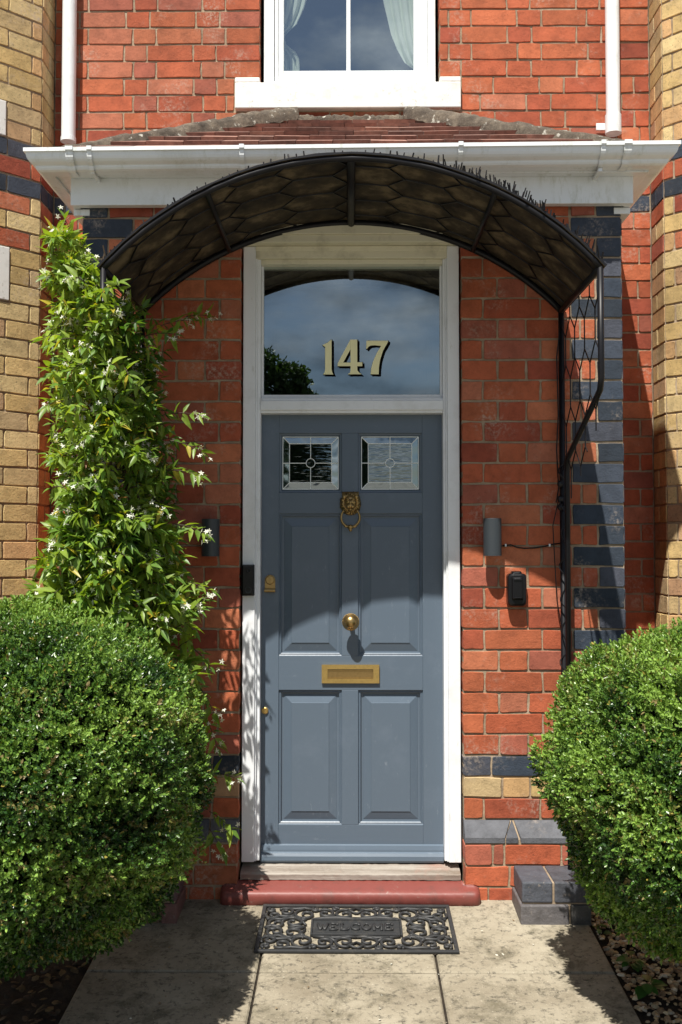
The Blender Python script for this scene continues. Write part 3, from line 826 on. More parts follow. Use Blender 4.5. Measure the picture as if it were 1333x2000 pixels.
for i, (nm) in enumerate(('1', '4', '7')):
    o = bpy.data.objects
    num = MB(); num.mi = 0
    mbn = MB()
    for (layer, Y, dx, dy, g_, mi) in (('ink', YGL-.0030, 3, 2, 3.2, 1), ('ink', YGL-.0034, 11, 9, 2.0, 1), ('gold', YGL-.0042, 0, 0, 0, 0)):
        mbn.mi = mi
        if nm == '4': four(mbn, Y, dx, dy, g_)
        else: glyph(mbn, G1 if nm == '1' else G7, Y, dx, dy, g_*.0011)
    o = mbn.build('house_number', [M['gold'], M['ink']], fan, fix=False)
    tag(o, 'gold numeral %s with black shadow on the fanlight' % nm)

door = empty('door', (0, YD, 1.1)); door.parent = house
d0, d1 = X(511, 1200, YD), X(865, 1200, YD); dz0, dz1 = Z(680, 1682, YD), Z(680, 809.5, YD)
px_ = lambda p: X(p, 1200, YD)
pz_ = lambda p: Z(680, p, YD)
P_up = (pz_(1281), pz_(1003)); P_lo = (pz_(1611), pz_(1348)); P_gl = (pz_(962), pz_(846))
xl = (px_(545), px_(668)); xr_ = (px_(700), px_(826))
y0, y1 = YD, .155
for a, b in ((d0, xl[0]), (xr_[1], d1)):
    mb = MB(); mb.box(a, b, y0, y1, dz0, dz1); mb.build('stile', M['door'], door, bevel=.0015)
for a, b in ((P_lo[0], P_lo[1]), (P_up[0], P_up[1]), (P_gl[0], P_gl[1])):
    mb = MB(); mb.box(xl[1], xr_[0], y0+.0003, y1, a, b); mb.build('muntin', M['door'], door, bevel=.0015)
for a, b in ((dz0, P_lo[0]), (P_lo[1], P_up[0]), (P_up[1], P_gl[0]), (P_gl[1], dz1)):
    mb = MB(); mb.box(xl[0], xr_[1], y0+.0006, y1, a, b); mb.build('rail', M['doorh'], door, bevel=.0015)
mb = MB()   # weather board moulding
wz = pz_(1650)
pr_ = [(y0-.001, dz0+.003), (y0-.030, dz0+.003), (y0-.034, dz0+.012), (y0-.033, dz0+.030), (y0-.026, dz0+.042), (y0-.018, dz0+.046), (y0-.017, dz0+.054), (y0-.012, wz), (y0-.001, wz+.004)]
L_ = [mb.vert((d0+.002, y, z)) for y, z in pr_]; R_ = [mb.vert((d1-.002, y, z)) for y, z in pr_]
mb.face(L_); mb.face(R_)
for i in range(len(pr_)): mb.face([L_[i], L_[(i+1)%len(pr_)], R_[(i+1)%len(pr_)], R_[i]])
mb.build('weather_board', M['doorh'], door)
for (xa, xb) in (xl, xr_):
    for (za, zb) in (P_lo, P_up):
        mb = MB()
        mb.rings(xa, xb, za, zb, [(0, YD+.001), (.0008, YD+.006), (.004, YD+.008), (.008, YD+.0065), (.012, YD+.010), (.013, YD+.018), (.022, YD+.0185), (.023, YD+.0175), (.056, YD+.0085), (.0575, YD+.0065)])
        mb.build('panel', M['door'], door)
    # glazed light
    za, zb = P_gl
    mb = MB(); mb.rings(xa, xb, za, zb, [(0, YD+.001), (.002, YD+.008), (.008, YD+.010), (.013, YD+.018), (.0155, YD+.022)], cap=False)
    mb.build('glazing_bead', M['door'], door)
    i_ = .0155; ga, gb2, gc, gd = xa+i_, xb-i_, za+i_, zb-i_
    yg = YD+.020; w = .030
    mb = MB()
    mb.poly([(ga+w, yg-.002, gc+w), (gb2-w, yg-.002, gc+w), (gb2-w, yg-.002, gd-w), (ga+w, yg-.002, gd-w)])
    gpn = mb.build('rippled_pane', M['glasst'], door, fix=False)
    mb = MB(); mb.rings(ga, gb2, gc, gd, [(0, yg), (w, yg-.002)], cap=False)
    mb.build('bevelled_edge', M['glassb'], door, fix=False)
    mb = MB(); xm, zm = (ga+gb2)/2, (gc+gd)/2; yl = yg-.0048; r_ = .0019; rc = .020
    def ln(p, q): mb.tube([(p[0], yl, p[1]), (q[0], yl, q[1])], r_, 6)
    ln((ga, gc), (ga, gd)); ln((gb2, gc), (gb2, gd)); ln((ga, gc), (gb2, gc)); ln((ga, gd), (gb2, gd))
    ln((ga+w, gc+w), (ga+w, gd-w)); ln((gb2-w, gc+w), (gb2-w, gd-w)); ln((ga+w, gc+w), (gb2-w, gc+w)); ln((ga+w, gd-w), (gb2-w, gd-w))
    for (p, q) in (((ga, gc), (ga+w, gc+w)), ((gb2, gc), (gb2-w, gc+w)), ((ga, gd), (ga+w, gd-w)), ((gb2, gd), (gb2-w, gd-w))): ln(p, q)
    ln((ga, zm), (xm-rc, zm)); ln((xm+rc, zm), (gb2, zm)); ln((xm, gc), (xm, zm-rc)); ln((xm, zm+rc), (xm, gd))
    mb.tube([(xm+rc*math.cos(a*math.pi/14), yl-.0005, zm+rc*math.sin(a*math.pi/14)) for a in range(28)], .0018, 6, closed=True)
    mb.build('lead_came', M['lead'], door)
# dark back of the door
mb = MB(); mb.box(d0, d1, .156, .165, dz0, dz1); mb.build('backing', M['darkin'], door)

# lion mask knocker
kx, kz = px_(685), pz_(984); yk = YD
mb = MB()
mb.lathe([(.050, 0), (.051, -.004), (.046, -.009), (.03, -.012), (.001, -.013)], (kx, yk, kz), n=28)
mb.v = [(kx+(v[0]-kx)*.93, v[1], kz+(v[2]-kz)*1.02) for v in mb.v]
mb.box(kx-.037, kx+.037, yk-.012, yk-.001, kz+.030, kz+.053)
mb.ball((kx, yk-.020, kz+.006), .030, .026, .036)        # skull
mb.ball((kx, yk-.044, kz-.010), .017, .018, .014)        # muzzle
mb.ball((kx, yk-.056, kz-.003), .0075, .008, .006)       # nose
mb.ball((kx-.009, yk-.052, kz-.014), .010, .011, .009); mb.ball((kx+.009, yk-.052, kz-.014), .010, .011, .009)
mb.ball((kx, yk-.044, kz-.027), .010, .012, .007)        # chin
mb.tube([(kx, yk-.046, kz+.016), (kx, yk-.058, kz-.001)], .0055, 8)  # bridge
for s_ in (1, -1):
    mb.ball((kx+s_*.013, yk-.040, kz+.012), .006, .006, .004)        # eyes
    mb.tube([(kx+s_*.005, yk-.044, kz+.017), (kx+s_*.014, yk-.044, kz+.020), (kx+s_*.022, yk-.036, kz+.014)], .004, 7)
    mb.ball((kx+s_*.027, yk-.026, kz+.029), .009, .007, .010)        # ears
for j in range(26):                                                  # mane locks
    a = math.pi*2*j/26 + .1
    r0_, r1_ = .026, .044+.004*(j % 3)
    mb.tube([(kx+math.cos(a)*r0_, yk-.026, kz+.004+math.sin(a)*r0_), (kx+math.cos(a+.12)*(r0_+r1_)/2, yk-.024, kz+.004+math.sin(a+.12)*(r0_+r1_)/2), (kx+math.cos(a)*r1_*.95, yk-.008, kz+.002+math.sin(a)*r1_)], .005, 6, radii=[.006, .0055, .003])
kn = mb.build('door_knocker', M['brass'], door, smooth=True)
tag(kn, 'brass lion mask door knocker with ring')
mb = MB()
rp = []
for j in range(25):
    a = math.pi*(.72) + (2*math.pi-.44*math.pi)*j/24
    rp.append((kx+.041*math.cos(a), yk-.036, kz-.062+.043*math.sin(a)))
mb.tube(rp, .005, 8, radii=[.0042+.0022*abs(math.sin(math.pi*(j/24))) for j in range(25)])
mb.ball((kx, yk-.040, kz-.105), .014, .012, .011); mb.ball((kx, yk-.042, kz-.116), .008, .008, .009)
mb.ball((kx-.020, yk-.037, kz-.101), .009, .006, .006); mb.ball((kx+.020, yk-.037, kz-.101), .009, .006, .006)
tag(mb.build('knocker_ring', M['brass'], door, smooth=True), 'brass ring of the lion knocker')
# round centre knob
mb = MB(); qx, qz = px_(685.5), pz_(1213)
mb.lathe([(.030, 0), (.031, -.004), (.026, -.008), (.012, -.012), (.010, -.030), (.012, -.036), (.026, -.042), (.0345, -.050), (.0365, -.056), (.0365, -.060), (.034, -.064), (.029, -.068), (.0285, -.070), (.026, -.076), (.018, -.083), (.008, -.087), (.001, -.088)], (qx, yk, qz), n=36)
for j in range(40):
    a = 2*math.pi*j/40; mb.ball((qx+.036*math.cos(a), yk-.058, qz+.036*math.sin(a)), .0028, .003, .0028, 6, 4)
tag(mb.build('door_knob', M['brass'], door, smooth=True), 'round brass knob in the middle of the door')
# letterbox
lx0, lx1, lz0, lz1 = px_(629), px_(741), pz_(1334), pz_(1298)
ix, iz = .0265, .0195
mb = MB()
for (a, b, c, d) in ((lx0, lx1, lz1-iz, lz1), (lx0, lx1, lz0, lz0+iz), (lx0, lx0+ix, lz0+iz, lz1-iz), (lx1-ix, lx1, lz0+iz, lz1-iz)):
    mb.box(a, b, yk-.010, yk-.001, c, d)
lb = mb.build('letterbox', M['brassl'], door)
tag(lb, 'polished brass letterbox in the middle rail of the door')
mb = MB(); mb.box(lx0+ix+.0008, lx1-ix-.0008, yk-.0035, yk-.0005, lz0+iz+.0008, lz1-iz-.0025)
mb.build('letterbox_flap', M['brass'], door)
# cylinder pull
mb = MB(); cx, cz = px_(528), pz_(1138)
mb.lathe([(.023, 0), (.023, -.006), (.018, -.009), (.0175, -.012), (.001, -.0125)], (cx, yk, cz+.012), n=26)
mb.box(cx-.023, cx+.023, yk-.007, yk-.0005, cz-.030, cz+.010)
mb.tube([(cx-.024, yk-.016, cz-.034), (cx+.024, yk-.016, cz-.034)], .0085, 12)
mb.box(cx-.0235, cx+.0235, yk-.018, yk-.001, cz-.042, cz-.030)
mb.box(cx-.002, cx+.002, yk-.0135, yk-.0124, cz+.004, cz+.018)
tag(mb.build('lock', M['brass'], door, smooth=False, bevel=.001), 'brass latch pull at the left edge of the door')
mb = MB(); cx, cz = px_(518.5), pz_(1388)
mb.lathe([(.0155, 0), (.0155, -.005), (.012, -.008), (.001, -.0085)], (cx, yk, cz), n=22)
mb.box(cx-.0015, cx+.0015, yk-.0095, yk-.0083, cz-.006, cz+.006)
mb.tube([(cx+.009*math.cos(a*.6), yk-.0085, cz+.009*math.sin(a*.6)) for a in range(10)], .0012, 5)
tag(mb.build('keyhole_cover', M['brassl'], door), 'small round brass keyhole cover low on the door')

# sill and red step
mb = MB()
sx0, sx1 = X(470, 1700, 0.0), X(900, 1700, 0.0)
sz1 = dz0-.004; sz0 = Z(680, 1718, -.004)
n = 60
for y_, zt_, zb_ in ():
    pass
prs = [(.17, sz1+.004), (.085, sz1), (.02, sz1-.006), (-.000, sz1-.010), (-.008, sz1-.016), (-.008, sz0), (.17, sz0)]
pr = None
for i in range(n+1):
    x = sx0+(sx1-sx0)*i/n
    ring = [mb.vert((x, y+(random.uniform(-.001, .001)), z+random.uniform(-.0012, .0012))) for y, z in prs]
    if pr:
        for j in range(len(prs)): mb.face([pr[j], pr[(j+1)%len(prs)], ring[(j+1)%len(prs)], ring[j]])
    else: mb.face(ring)
    pr = ring
mb.face(pr)
tag(mb.build('door_sill', M['wood'], house), 'weathered bare wood sill under the door')
mb = MB(); yF = -.125
tx0, tx1 = X(429, 1750, yF), X(940, 1750, yF); zt_ = sz0-.001
prs = [(.05, zt_), (-.0, zt_-.002), (-.055, zt_-.006), (-.098, zt_-.010), (-.114, zt_-.014), (-.122, zt_-.022), (yF, zt_-.034), (-.123, .047), (-.115, .033), (-.10, -.0), (.05, -.0)]
n = 90; pr = None
for i in range(n+1):
    f = i/n; x = tx0+(tx1-tx0)*f
    e = min(f, 1-f)*(tx1-tx0); k = 1-max(0, (.018-e)/.018)**2*.55
    ring = []
    for (y, z) in prs:
        jj = random.uniform(-.0014, .0014)
        if y < -.09: yy = -.09+(y+.09)*k
        else: yy = y
        # beside the opening the step stops at the plinth
        if (x < OL+.002 or x > OR-.002) and yy > -.058: yy = -.058
        ring.append(mb.vert((x, yy+jj, (z-(1-k)*.02 if z > .055 else z)+jj)))
    if pr:
        m = len(prs)
        for j in range(m): mb.face([pr[j], pr[(j+1)%m], ring[(j+1)%m], ring[j]])
    else: mb.face(ring)
    pr = ring
mb.face(pr)
tag(mb.build('doorstep', M['doorstep'], house, smooth=True), 'glossy red painted doorstep with worn edge')

# ------------------------------------------------------------------ canopy
CW = .912; CYF = -.70; SPR = 2.553; RISE = .388
def arch(t, y, dz=0):   # t in -1..1 along the arc
    Rr = (CW**2 + RISE**2)/(2*RISE); am = math.asin(CW/Rr); a = am*t
    f = (-y)/.70
    return Vector(((Rr+dz)*math.sin(a), y, SPR + RISE - Rr + (Rr+dz)*math.cos(a) + .018*f*(math.cos(a)-math.cos(am))/(1-math.cos(am))))
can = empty('door_canopy', (0, 0, SPR), 'arched black metal canopy with wire honeycomb and brown cover over the door', 'canopy')
NA = 48; CYB = -.022
def legs(s_):
    x = s_*CW
    fr = [(x, CYF, SPR-.0), (x, CYF+.0, Z(1170, 738, CYF)), (x, CYF+.02, Z(1170, 760, CYF)), (x, -.13, Z(1117, 895, -.13)), (x, -.115, Z(1115, 925, -.115)), (x, -.115, .06)]
    return fr
mb = MB()
mb.tube([arch(-1+2*i/NA, CYF) for i in range(NA+1)], .012, 10)
mb.build('front_arch', M['black'], can, smooth=True)
mb = MB(); mb.tube([arch(-1+2*i/NA, CYB) for i in range(NA+1)], .014, 10); mb.build('rear_arch', M['black'], can, smooth=True)
for t in (-1, -.54, 0.0, .54, 1):
    mb = MB(); mb.tube([arch(t, CYF, -.004), arch(t, CYB, -.004)], .011 if t else .016, 8); mb.build('rib', M['black'], can, smooth=True)
for s_ in (1, -1):
    mb = MB(); mb.tube(legs(s_), .0115, 10); mb.build('front_leg', M['black'], can, smooth=True)
    mb = MB(); mb.tube([(s_*CW, CYB, SPR), (s_*CW, CYB-.0, .30), (s_*CW, CYB-.045, .05)], .013, 10); mb.build('rear_leg', M['black'], can, smooth=True)
# honeycomb wires
def hexwire(mp_, ulen, vlen, a, b, h, r_, flip=False):
    mb = MB(); P = a*1+b
    nu = int(ulen/P)+2; nv = int(vlen/h)+1
    def seg(p, q, n=3):
        pts = []
        for i in range(n+1):
            u = p[0]+(q[0]-p[0])*i/n; v = p[1]+(q[1]-p[1])*i/n
            if not (0 <= u <= ulen and -.0001 <= v <= vlen+.0001): 
                if len(pts) > 1: break
                pts = []; continue
            w = mp_(u, v)
            if w is None:
                if len(pts) > 1: break
                pts = []; continue
            pts.append(w)
        if len(pts) > 1: mb.tube(pts, r_, 5)
    for j in range(nv+1):
        for i in range(-1, nu+1):
            u0 = i*2*P/1 + (P if j % 2 else 0) - P*.3; v0 = j*h
            seg((u0, v0), (u0+a, v0)); seg((u0+a, v0), (u0+a+b, v0+h)); seg((u0+a, v0), (u0+a+b, v0-h))
            seg((u0, v0), (u0-b, v0+h)) if False else None
            # next wire in the other row starts where the slanting one ended
    return mb
Rr = (CW**2 + RISE**2)/(2*RISE); AM = math.asin(CW/Rr); ARC = 2*AM*Rr
mb = hexwire(lambda u, v: arch(-1+2*u/ARC, CYF+v, .006), ARC, .68, .150, .065, .085, .0031)
mb.build('honeycomb_wire', M['black'], can)
def side_map(s_):
    def f(u, v):   # u down, v from wall outward
        z = SPR-u; 
        yfront = CYF if z > 1.98 else (CYF + (1.98-z)/(1.98-1.69)*(CYF*-1-.13))
        y = CYB-v
        if y < yfront: return None
        return Vector((s_*CW, y, z))
    return f
for s_ in (1, -1):
    mb = hexwire(side_map(s_), .86, .68, .12, .07, .085, .0028); mb.build('side_wire', M['black'], can)
# cover with thickness
V = []; mb = MB(); rings_ = []
for i in range(NA+1):
    t = -1.012+2.024*i/NA
    rings_.append([mb.vert(arch(t, y, dz+random.uniform(-.001, .002))) for (y, dz) in ((CYF-.016, .010), (CYF-.016, .018), (-.35, .026), (-.004, .024), (-.004, .013), (-.35, .013))])
for i in range(NA):
    a, b = rings_[i], rings_[i+1]
    for j in range(6):
        mb.mi = 1 if j in (0, 3) else 0
        mb.face([a[j], a[(j+1)%6], b[(j+1)%6], b[j]])
mb.mi = 1; mb.face(rings_[0]); mb.face(rings_[-1])
mb.build('cover', [M['cover'], M['black']], can, smooth=False)
# cut reed ends standing along the edges
mb = MB()
def spike(p, l, r_=.003):
    d = Vector((random.uniform(-.35, .35), random.uniform(-.5, .1), 1)).normalized()
    mb.tube([p, p+d*l], r_, 5, radii=[r_, r_*.75])
t = -.99
while t < 1.0:
    dens = .009 if t > .25 else .022
    if t > .1 and t <= .28: dens = .03
    if t < -.86: dens = .016
    if random.random() < .85: spike(arch(t, CYF-.014+random.uniform(0, .03), .014), random.uniform(.016, .036) * (1.1 if t > .2 else .7), random.uniform(.0028, .0042))
    t += dens*random.uniform(.6, 1.5)
for _ in range(70):
    t = random.uniform(.35, 1); spike(arch(t, random.uniform(CYF-.03, CYF+.12), .02), random.uniform(.02, .04), .003)
for _ in range(90):     # the reeds show at the wall end too
    t = random.choice([random.uniform(-.95, -.45), random.uniform(.5, .95)]); p = arch(t, -.012, .014); mb.tube([p, p+Vector((random.uniform(-.006,.006), -.004, -.028))], .0022, 4)
tag(mb.build('reed_ends', M['black'], can), kind='stuff')
# small cable wound round the right rear leg
mb = MB(); pts = []
for i in range(150):
    f = i/149; z = 1.92 - f*1.0; a = f*46
    pts.append((CW+math.cos(a)*(.017+.006*math.sin(f*31)), CYB-.012+math.sin(a)*.012-.012, z))
mb.tube(pts, .0028, 5)
for zz in (1.80, 1.735, 1.70):
    mb.ball((CW-.012, CYB-.012, zz), .014, .014, .016, 8, 6)
mb.tube([(CW-.02, CYB-.01, 1.73), (CW-.045, CYB-.01, 1.62), (CW-.03, CYB-.01, 1.30), (CW-.01, CYB-.01, 1.18)], .0025, 5)
mb.tube([(CW-.004, CYB-.006, 2.50), (CW-.022, CYB-.006, 2.35), (CW-.017, CYB-.006, 2.1), (CW-.026, CYB-.008, 1.95), (CW-.019, CYB-.010, 1.78), (CW-.03, CYB-.010, 1.72)], .003, 5)
tag(mb.build('fairy_light_cable', M['plastic'], None), 'thin black cable wound round the right rear leg of the canopy', 'cable')

# ------------------------------------------------------------------ fittings on the wall
def wall_lamp(x, z, label, g='wall lamps either side of the door'):
    t = empty('wall_lamp', (x, 0, z), label, 'wall lamp', g)
    mb = MB(); r_ = .0385; h = .080; yy = -.058
    mb.lathe([(r_*.0+.001, -h+.012), (r_-.004, -h+.012), (r_-.003, -h), (r_, -h), (r_, h-.001), (r_-.001, h), (r_-.004, h), (r_-.005, h-.012), (.001, h-.012)], (x, yy, z), ax='z', n=36)
    mb.build('lamp_shade', M['lamp'], t, smooth=False)
    mb = MB(); mb.box(x-.022, x+.022, -.034, .0, z-.05, z+.05); mb.build('bracket', M['lamp'], t, bevel=.002)
    return t
lz = Z(963, 1049, -.07)
wall_lamp(X(963, 1049, -.07), lz, 'dark grey cylinder wall lamp right of the door, above the key safe')
wall_lamp(X(411, 1051, -.07), lz-.002, 'dark grey cylinder wall lamp left of the door beside the jasmine')
# cable from the lamp to the canopy leg
mb = MB(); cp = [(981, 1066), (990, 1065), (998, 1064), (1010, 1069), (1025, 1071), (1045, 1070), (1065, 1067), (1080, 1063), (1096, 1061)]
mb.tube([at(a, b, -.006) for a, b in cp], .003, 6)
cb = mb.build('lamp_cable', M['plastic'], None, smooth=True); tag(cb, 'short black cable running from the right wall lamp to the canopy leg', 'cable')
for a, b in ((988, 1065), (1074, 1065)):
    mb = MB(); p = at(a, b, -.008); mb.box(p.x-.0035, p.x+.0035, -.012, .0, p.z-.006, p.z+.006)
    mb.build('cable_clip', M['upvc'], cb, bevel=.001)
# key safe
def rbox(mb, x0, x1, y0, y1, z0, z1, r_, n=5, taper=0):
    pts = []
    for (cx, cz, a0) in ((x1-r_, z1-r_, 0), (x0+r_, z1-r_, 90), (x0+r_, z0+r_, 180), (x1-r_, z0+r_, 270)):
        for i in range(n+1): a = R(a0+90*i/n); pts.append((cx+r_*math.cos(a), cz+r_*math.sin(a)))
    cx, cz = (x0+x1)/2, (z0+z1)/2
    lv = [(y1, 1, 0), (y0+.010, 1, 0), (y0+.003, 1, .003), (y0, 1, .009)]
    pr = None
    for (y, s_, ins) in lv:
        ring = [mb.vert((a+(ins if a < cx else -ins), y, b+(ins if b < cz else -ins))) for a, b in pts]
        if pr:
            for k in range(len(ring)): mb.face([pr[k], pr[(k+1)%len(ring)], ring[(k+1)%len(ring)], ring[k]])
        pr = ring
    mb.face(pr)
ks = empty('key_safe', (X(1011, 1150, -.05), 0, Z(1011, 1150, -.05)), 'black key safe box screwed to the brick wall below the right lamp', 'key safe')
mb = MB(); kx0, kx1 = X(992.5, 1150, -.05), X(1029.5, 1150, -.05); kz0, kz1 = Z(1011, 1184, -.05), Z(1011, 1120, -.05)
rbox(mb, kx0, kx1, -.052, 0, kz0, kz1, .018); mb.build('body', M['plastic'], ks, smooth=False)
mb = MB(); rbox(mb, kx0+.019, kx1-.019, -.045, 0, kz1-.02, kz1+.009, .006); mb.build('hanging_lug', M['plastic'], ks)
mb = MB(); rbox(mb, kx0+.016, kx1-.016, -.062, -.045, kz0+.026, kz1-.014, .008); mb.build('cover', M['plastic'], ks)
for za, zb in ((kz1-.030, kz1-.024), (kz0+.034, kz0+.038)):
    mb = MB(); mb.box(kx0+.024, kx1-.024, -.066, -.060, za, zb); mb.build('grip', M['plastic'], ks, bevel=.001)
# doorbell
db0, db1 = at(471, 1164, .0), at(496.5, 1103, .0)
dbl = empty('doorbell', (db0.x, .02, db0.z), 'black video doorbell on the left door post', 'doorbell')
mb = MB(); rbox(mb, db0.x, db1.x, -.0, .034, db0.z, db1.z, .004); mb.build('body', M['plastic'], dbl)
bxm = (db0.x+db1.x)/2+.004
mb = MB(); mb.lathe([(.013, 0), (.013, -.003), (.011, -.004), (.001, -.0035)], (bxm, .0, db0.z+.026), n=24); mb.build('button', M['plastic'], dbl)
mb = MB(); mb.tube([(bxm+.0125*math.cos(a*math.pi/12), -.0035, db0.z+.026+.0125*math.sin(a*math.pi/12)) for a in range(24)], .0008, 5, closed=True)
mb.build('button_ring', M['lamp'], dbl)
mb = MB(); mb.lathe([(.010, 0), (.010, -.003), (.007, -.004), (.001, -.0025)], (bxm, .0, db1.z-.026), n=20); mb.build('camera_lens', M['plastic'], dbl)

# ------------------------------------------------------------------ doormat
mat_ = empty('doormat', (.02, -.33, gz(-.33)), 'black rubber doormat with scrollwork and the word WELCOME', 'doormat')
mx0, mx1, my0, my1 = -.366, .405, -.536, -.128
def mp2(u, v, h):   # mat plane
    return Vector((u, v, gz(v)+h))
mb = MB()
def bar(pts, r_, h=.0075, n=7, closed=False): mb.tube([mp2(a, b, h) for a, b in pts], r_, n, closed=closed)
def strip(x0, x1, y0, y1, h0, h1):
    a = [mb.vert(p) for p in [mp2(x0,y0,h0),mp2(x1,y0,h0),mp2(x1,y1,h0),mp2(x0,y1,h0),mp2(x0,y0,h1),mp2(x1,y0,h1),mp2(x1,y1,h1),mp2(x0,y1,h1)]]
    for q in [(0,3,2,1),(4,5,6,7),(0,1,5,4),(1,2,6,5),(2,3,7,6),(3,0,4,7)]: mb.face([a[i] for i in q])
w = .016
strip(mx0, mx1, my0, my0+w, .002, .013); strip(mx0, mx1, my1-w, my1, .002, .013); strip(mx0, mx0+w, my0+w, my1-w, .002, .013); strip(mx1-w, mx1, my0+w, my1-w, .002, .013)
mb.build('border', M['rubber'], mat_, bevel=.003)
cxm, cym = (mx0+mx1)/2, (my0+my1)/2
mb = MB()
px0, px1, py0, py1 = cxm-.172, cxm+.172, cym-.062, cym+.062
strip(px0, px1, py0, py1, .002, .008)
strip(px0, px1, py0-.008, py0, .002, .014); strip(px0, px1, py1, py1+.008, .002, .014); strip(px0-.008, px0, py0-.008, py1+.008, .002, .014); strip(px1, px1+.008, py0-.008, py1+.008, .002, .014)
mb.build('plaque', M['rubber'], mat_, bevel=.002)
# scrollwork in one quarter, mirrored
def spiral(cx, cy, r0, r1, a0, turns, n=26):
    return [(cx+(r0+(r1-r0)*i/n)*math.cos(a0+turns*2*math.pi*i/n), cy+(r0+(r1-r0)*i/n)*math.sin(a0+turns*2*math.pi*i/n)) for i in range(n+1)]
HW, HH = (mx1-mx0)/2-w, (my1-my0)/2-w
quarter = []
# upper band (between plaque and border): y .07 .. HH
for (cx, cy, r0, r1, a0, tn) in [(.045,.118,.010,.044,0.4,1.25),(.125,.125,.008,.040,2.6,-1.3),(.205,.115,.010,.050,-.4,1.3),(.285,.140,.008,.034,2.2,-1.25),(.335,.105,.008,.034,-1.2,1.3),
        (.250,.045,.012,.046,1.9,-1.3),(.315,.035,.010,.040,.2,1.2),(.345,.155,.004,.018,.5,1.1),(.165,.160,.003,.016,.4,1.1),(.085,.165,.003,.014,2.4,1.1),(.215,.075,.003,.015,2.4,-1.1)]:
    quarter.append(spiral(cx, cy, r0, r1, a0, tn))
quarter += [[(0.0,.082),(.03,.078),(.08,.088),(.13,.083),(.17,.075)], [(0,.172),(.03,.150),(.0,.125)], [(.17,.16),(.21,.172),(.25,.165),(.28,.172)], [(.20,.0),(.24,.012),(.27,.0)], [(.20,.02),(.22,.06),(.26,.095),(.31,.10),(.36,.07)], [(.30,0),(.33,.018),(.362,.0)], [(.08,.12),(.10,.09),(.13,.085)], [(.245,.12),(.26,.10),(.30,.07),(.35,.075)]]
mb = MB()
for q in quarter:
    for sx in (1, -1):
        for sy in (1, -1):
            pts = [(cxm+sx*max(min(a, HW), -HW), cym+sy*max(min(b, HH), -HH)) for a, b in q]
            n = len(pts); rad = [.0052+.0018*math.sin(math.pi*i/(n-1)) for i in range(n)]
            mb.tube([mp2(a, b, .0075+random.uniform(-.0004, .0004)) for a, b in pts], .006, 6, radii=rad)
mb.build('scrollwork', M['rubber'], mat_, smooth=True)
# WELCOME in heavy raised strokes with serifs
mb = MB()
def stroke(pts, r_=.0052): mb.tube([mp2(a, b, .0105) for a, b in pts], r_, 7)
LH = .050; LW = .031; y0_ = cym-LH/2; x_ = cxm-.150; gap = .0435
def letter(ch, x):
    T, B, Mi = y0_+LH, y0_, y0_+LH/2
    S = []
    if ch == 'W': S = [[(x-.003,T),(x+.008,B)], [(x+.008,B),(x+.017,Mi+.012)], [(x+.017,Mi+.012),(x+.026,B)], [(x+.026,B),(x+.037,T)], [(x-.007,T),(x+.003,T)], [(x+.031,T),(x+.041,T)]]
    elif ch == 'E': S = [[(x+.004,B),(x+.004,T)], [(x-.001,T),(x+LW,T)], [(x+LW,T),(x+LW,T-.009)], [(x+.004,Mi),(x+.022,Mi)], [(x-.001,B),(x+LW,B)], [(x+LW,B),(x+LW,B+.009)]]
    elif ch == 'L': S = [[(x+.006,B),(x+.006,T)], [(x-.001,T),(x+.014,T)], [(x-.001,B),(x+LW,B)], [(x+LW,B),(x+LW,B+.012)]]
    elif ch == 'C': S = [[(x+LW,T-.012),(x+LW-.004,T-.003),(x+.016,T),(x+.004,T-.008),(x+.001,Mi),(x+.004,B+.008),(x+.016,B),(x+LW-.004,B+.003),(x+LW,B+.010)], [(x+LW,T+.002),(x+LW,T-.014)]]
    elif ch == 'O': S = [[(x+.016+.0155*math.cos(a*math.pi/10), Mi+LH/2*math.sin(a*math.pi/10)) for a in range(21)]]
    elif ch == 'M': S = [[(x+.002,B),(x+.002,T)], [(x+.002,T),(x+.017,B+.012)], [(x+.017,B+.012),(x+.032,T)], [(x+.032,T),(x+.032,B)], [(x-.003,B),(x+.008,B)], [(x+.026,B),(x+.037,B)], [(x-.003,T),(x+.004,T)], [(x+.030,T),(x+.037,T)]]
    for s_ in S: stroke(s_)
for i, ch in enumerate('WELCOME'): letter(ch, x_+i*gap)
tag(mb.build('lettering', M['rubber'], mat_, smooth=True), 'raised word WELCOME in the middle of the mat')

# ------------------------------------------------------------------ low brick stubs beside the step
def stub(x0, x1, y0, y1, cols, label):
    t = empty('brick_edging', ((x0+x1)/2, y0, gz(y0)), label, 'brick edging', 'low brick edgings either side of the doorstep')
    mb = MB(); h = .083; zb = gz(y0)-.02
    mb.box(x0+.004, x1-.006, y0+.006, y1, zb-.03, zb+2*h+.012)
    t.location.z = zb
    mb.build('mortar_bed', M['mortar'], t)
    for r_ in range(2):
        z0 = zb+.012+r_*(h+.006)
        sp = [(x0, x0+.122), (x0+.130, x1)] if r_ else [(x0-.008, x0+.185), (x0+.193, x1+.004)]
        for a, b in sp:
            mb = MB(); mb.cc = tuple(c*random.uniform(.8, 1.25) for c in random.choice(cols)); yy = y0-(.010 if r_ == 0 else 0)
            mb.box(a, b, yy, y1-.002, z0, z0+h); mb.build('brick', M['bluebrick'], t, bevel=.006)
stub(X(1020, 1740, -.27), .955, -.275, -.06, [(.095,.080,.088), (.115,.098,.105), (.080,.070,.080)], 'two course blue brick edging right of the doorstep, against the wall')
stub(-.955, X(345, 1740, -.27), -.275, -.06, [(.13,.075,.06), (.16,.085,.06)], 'reddish brick edging in shade under the left bush')

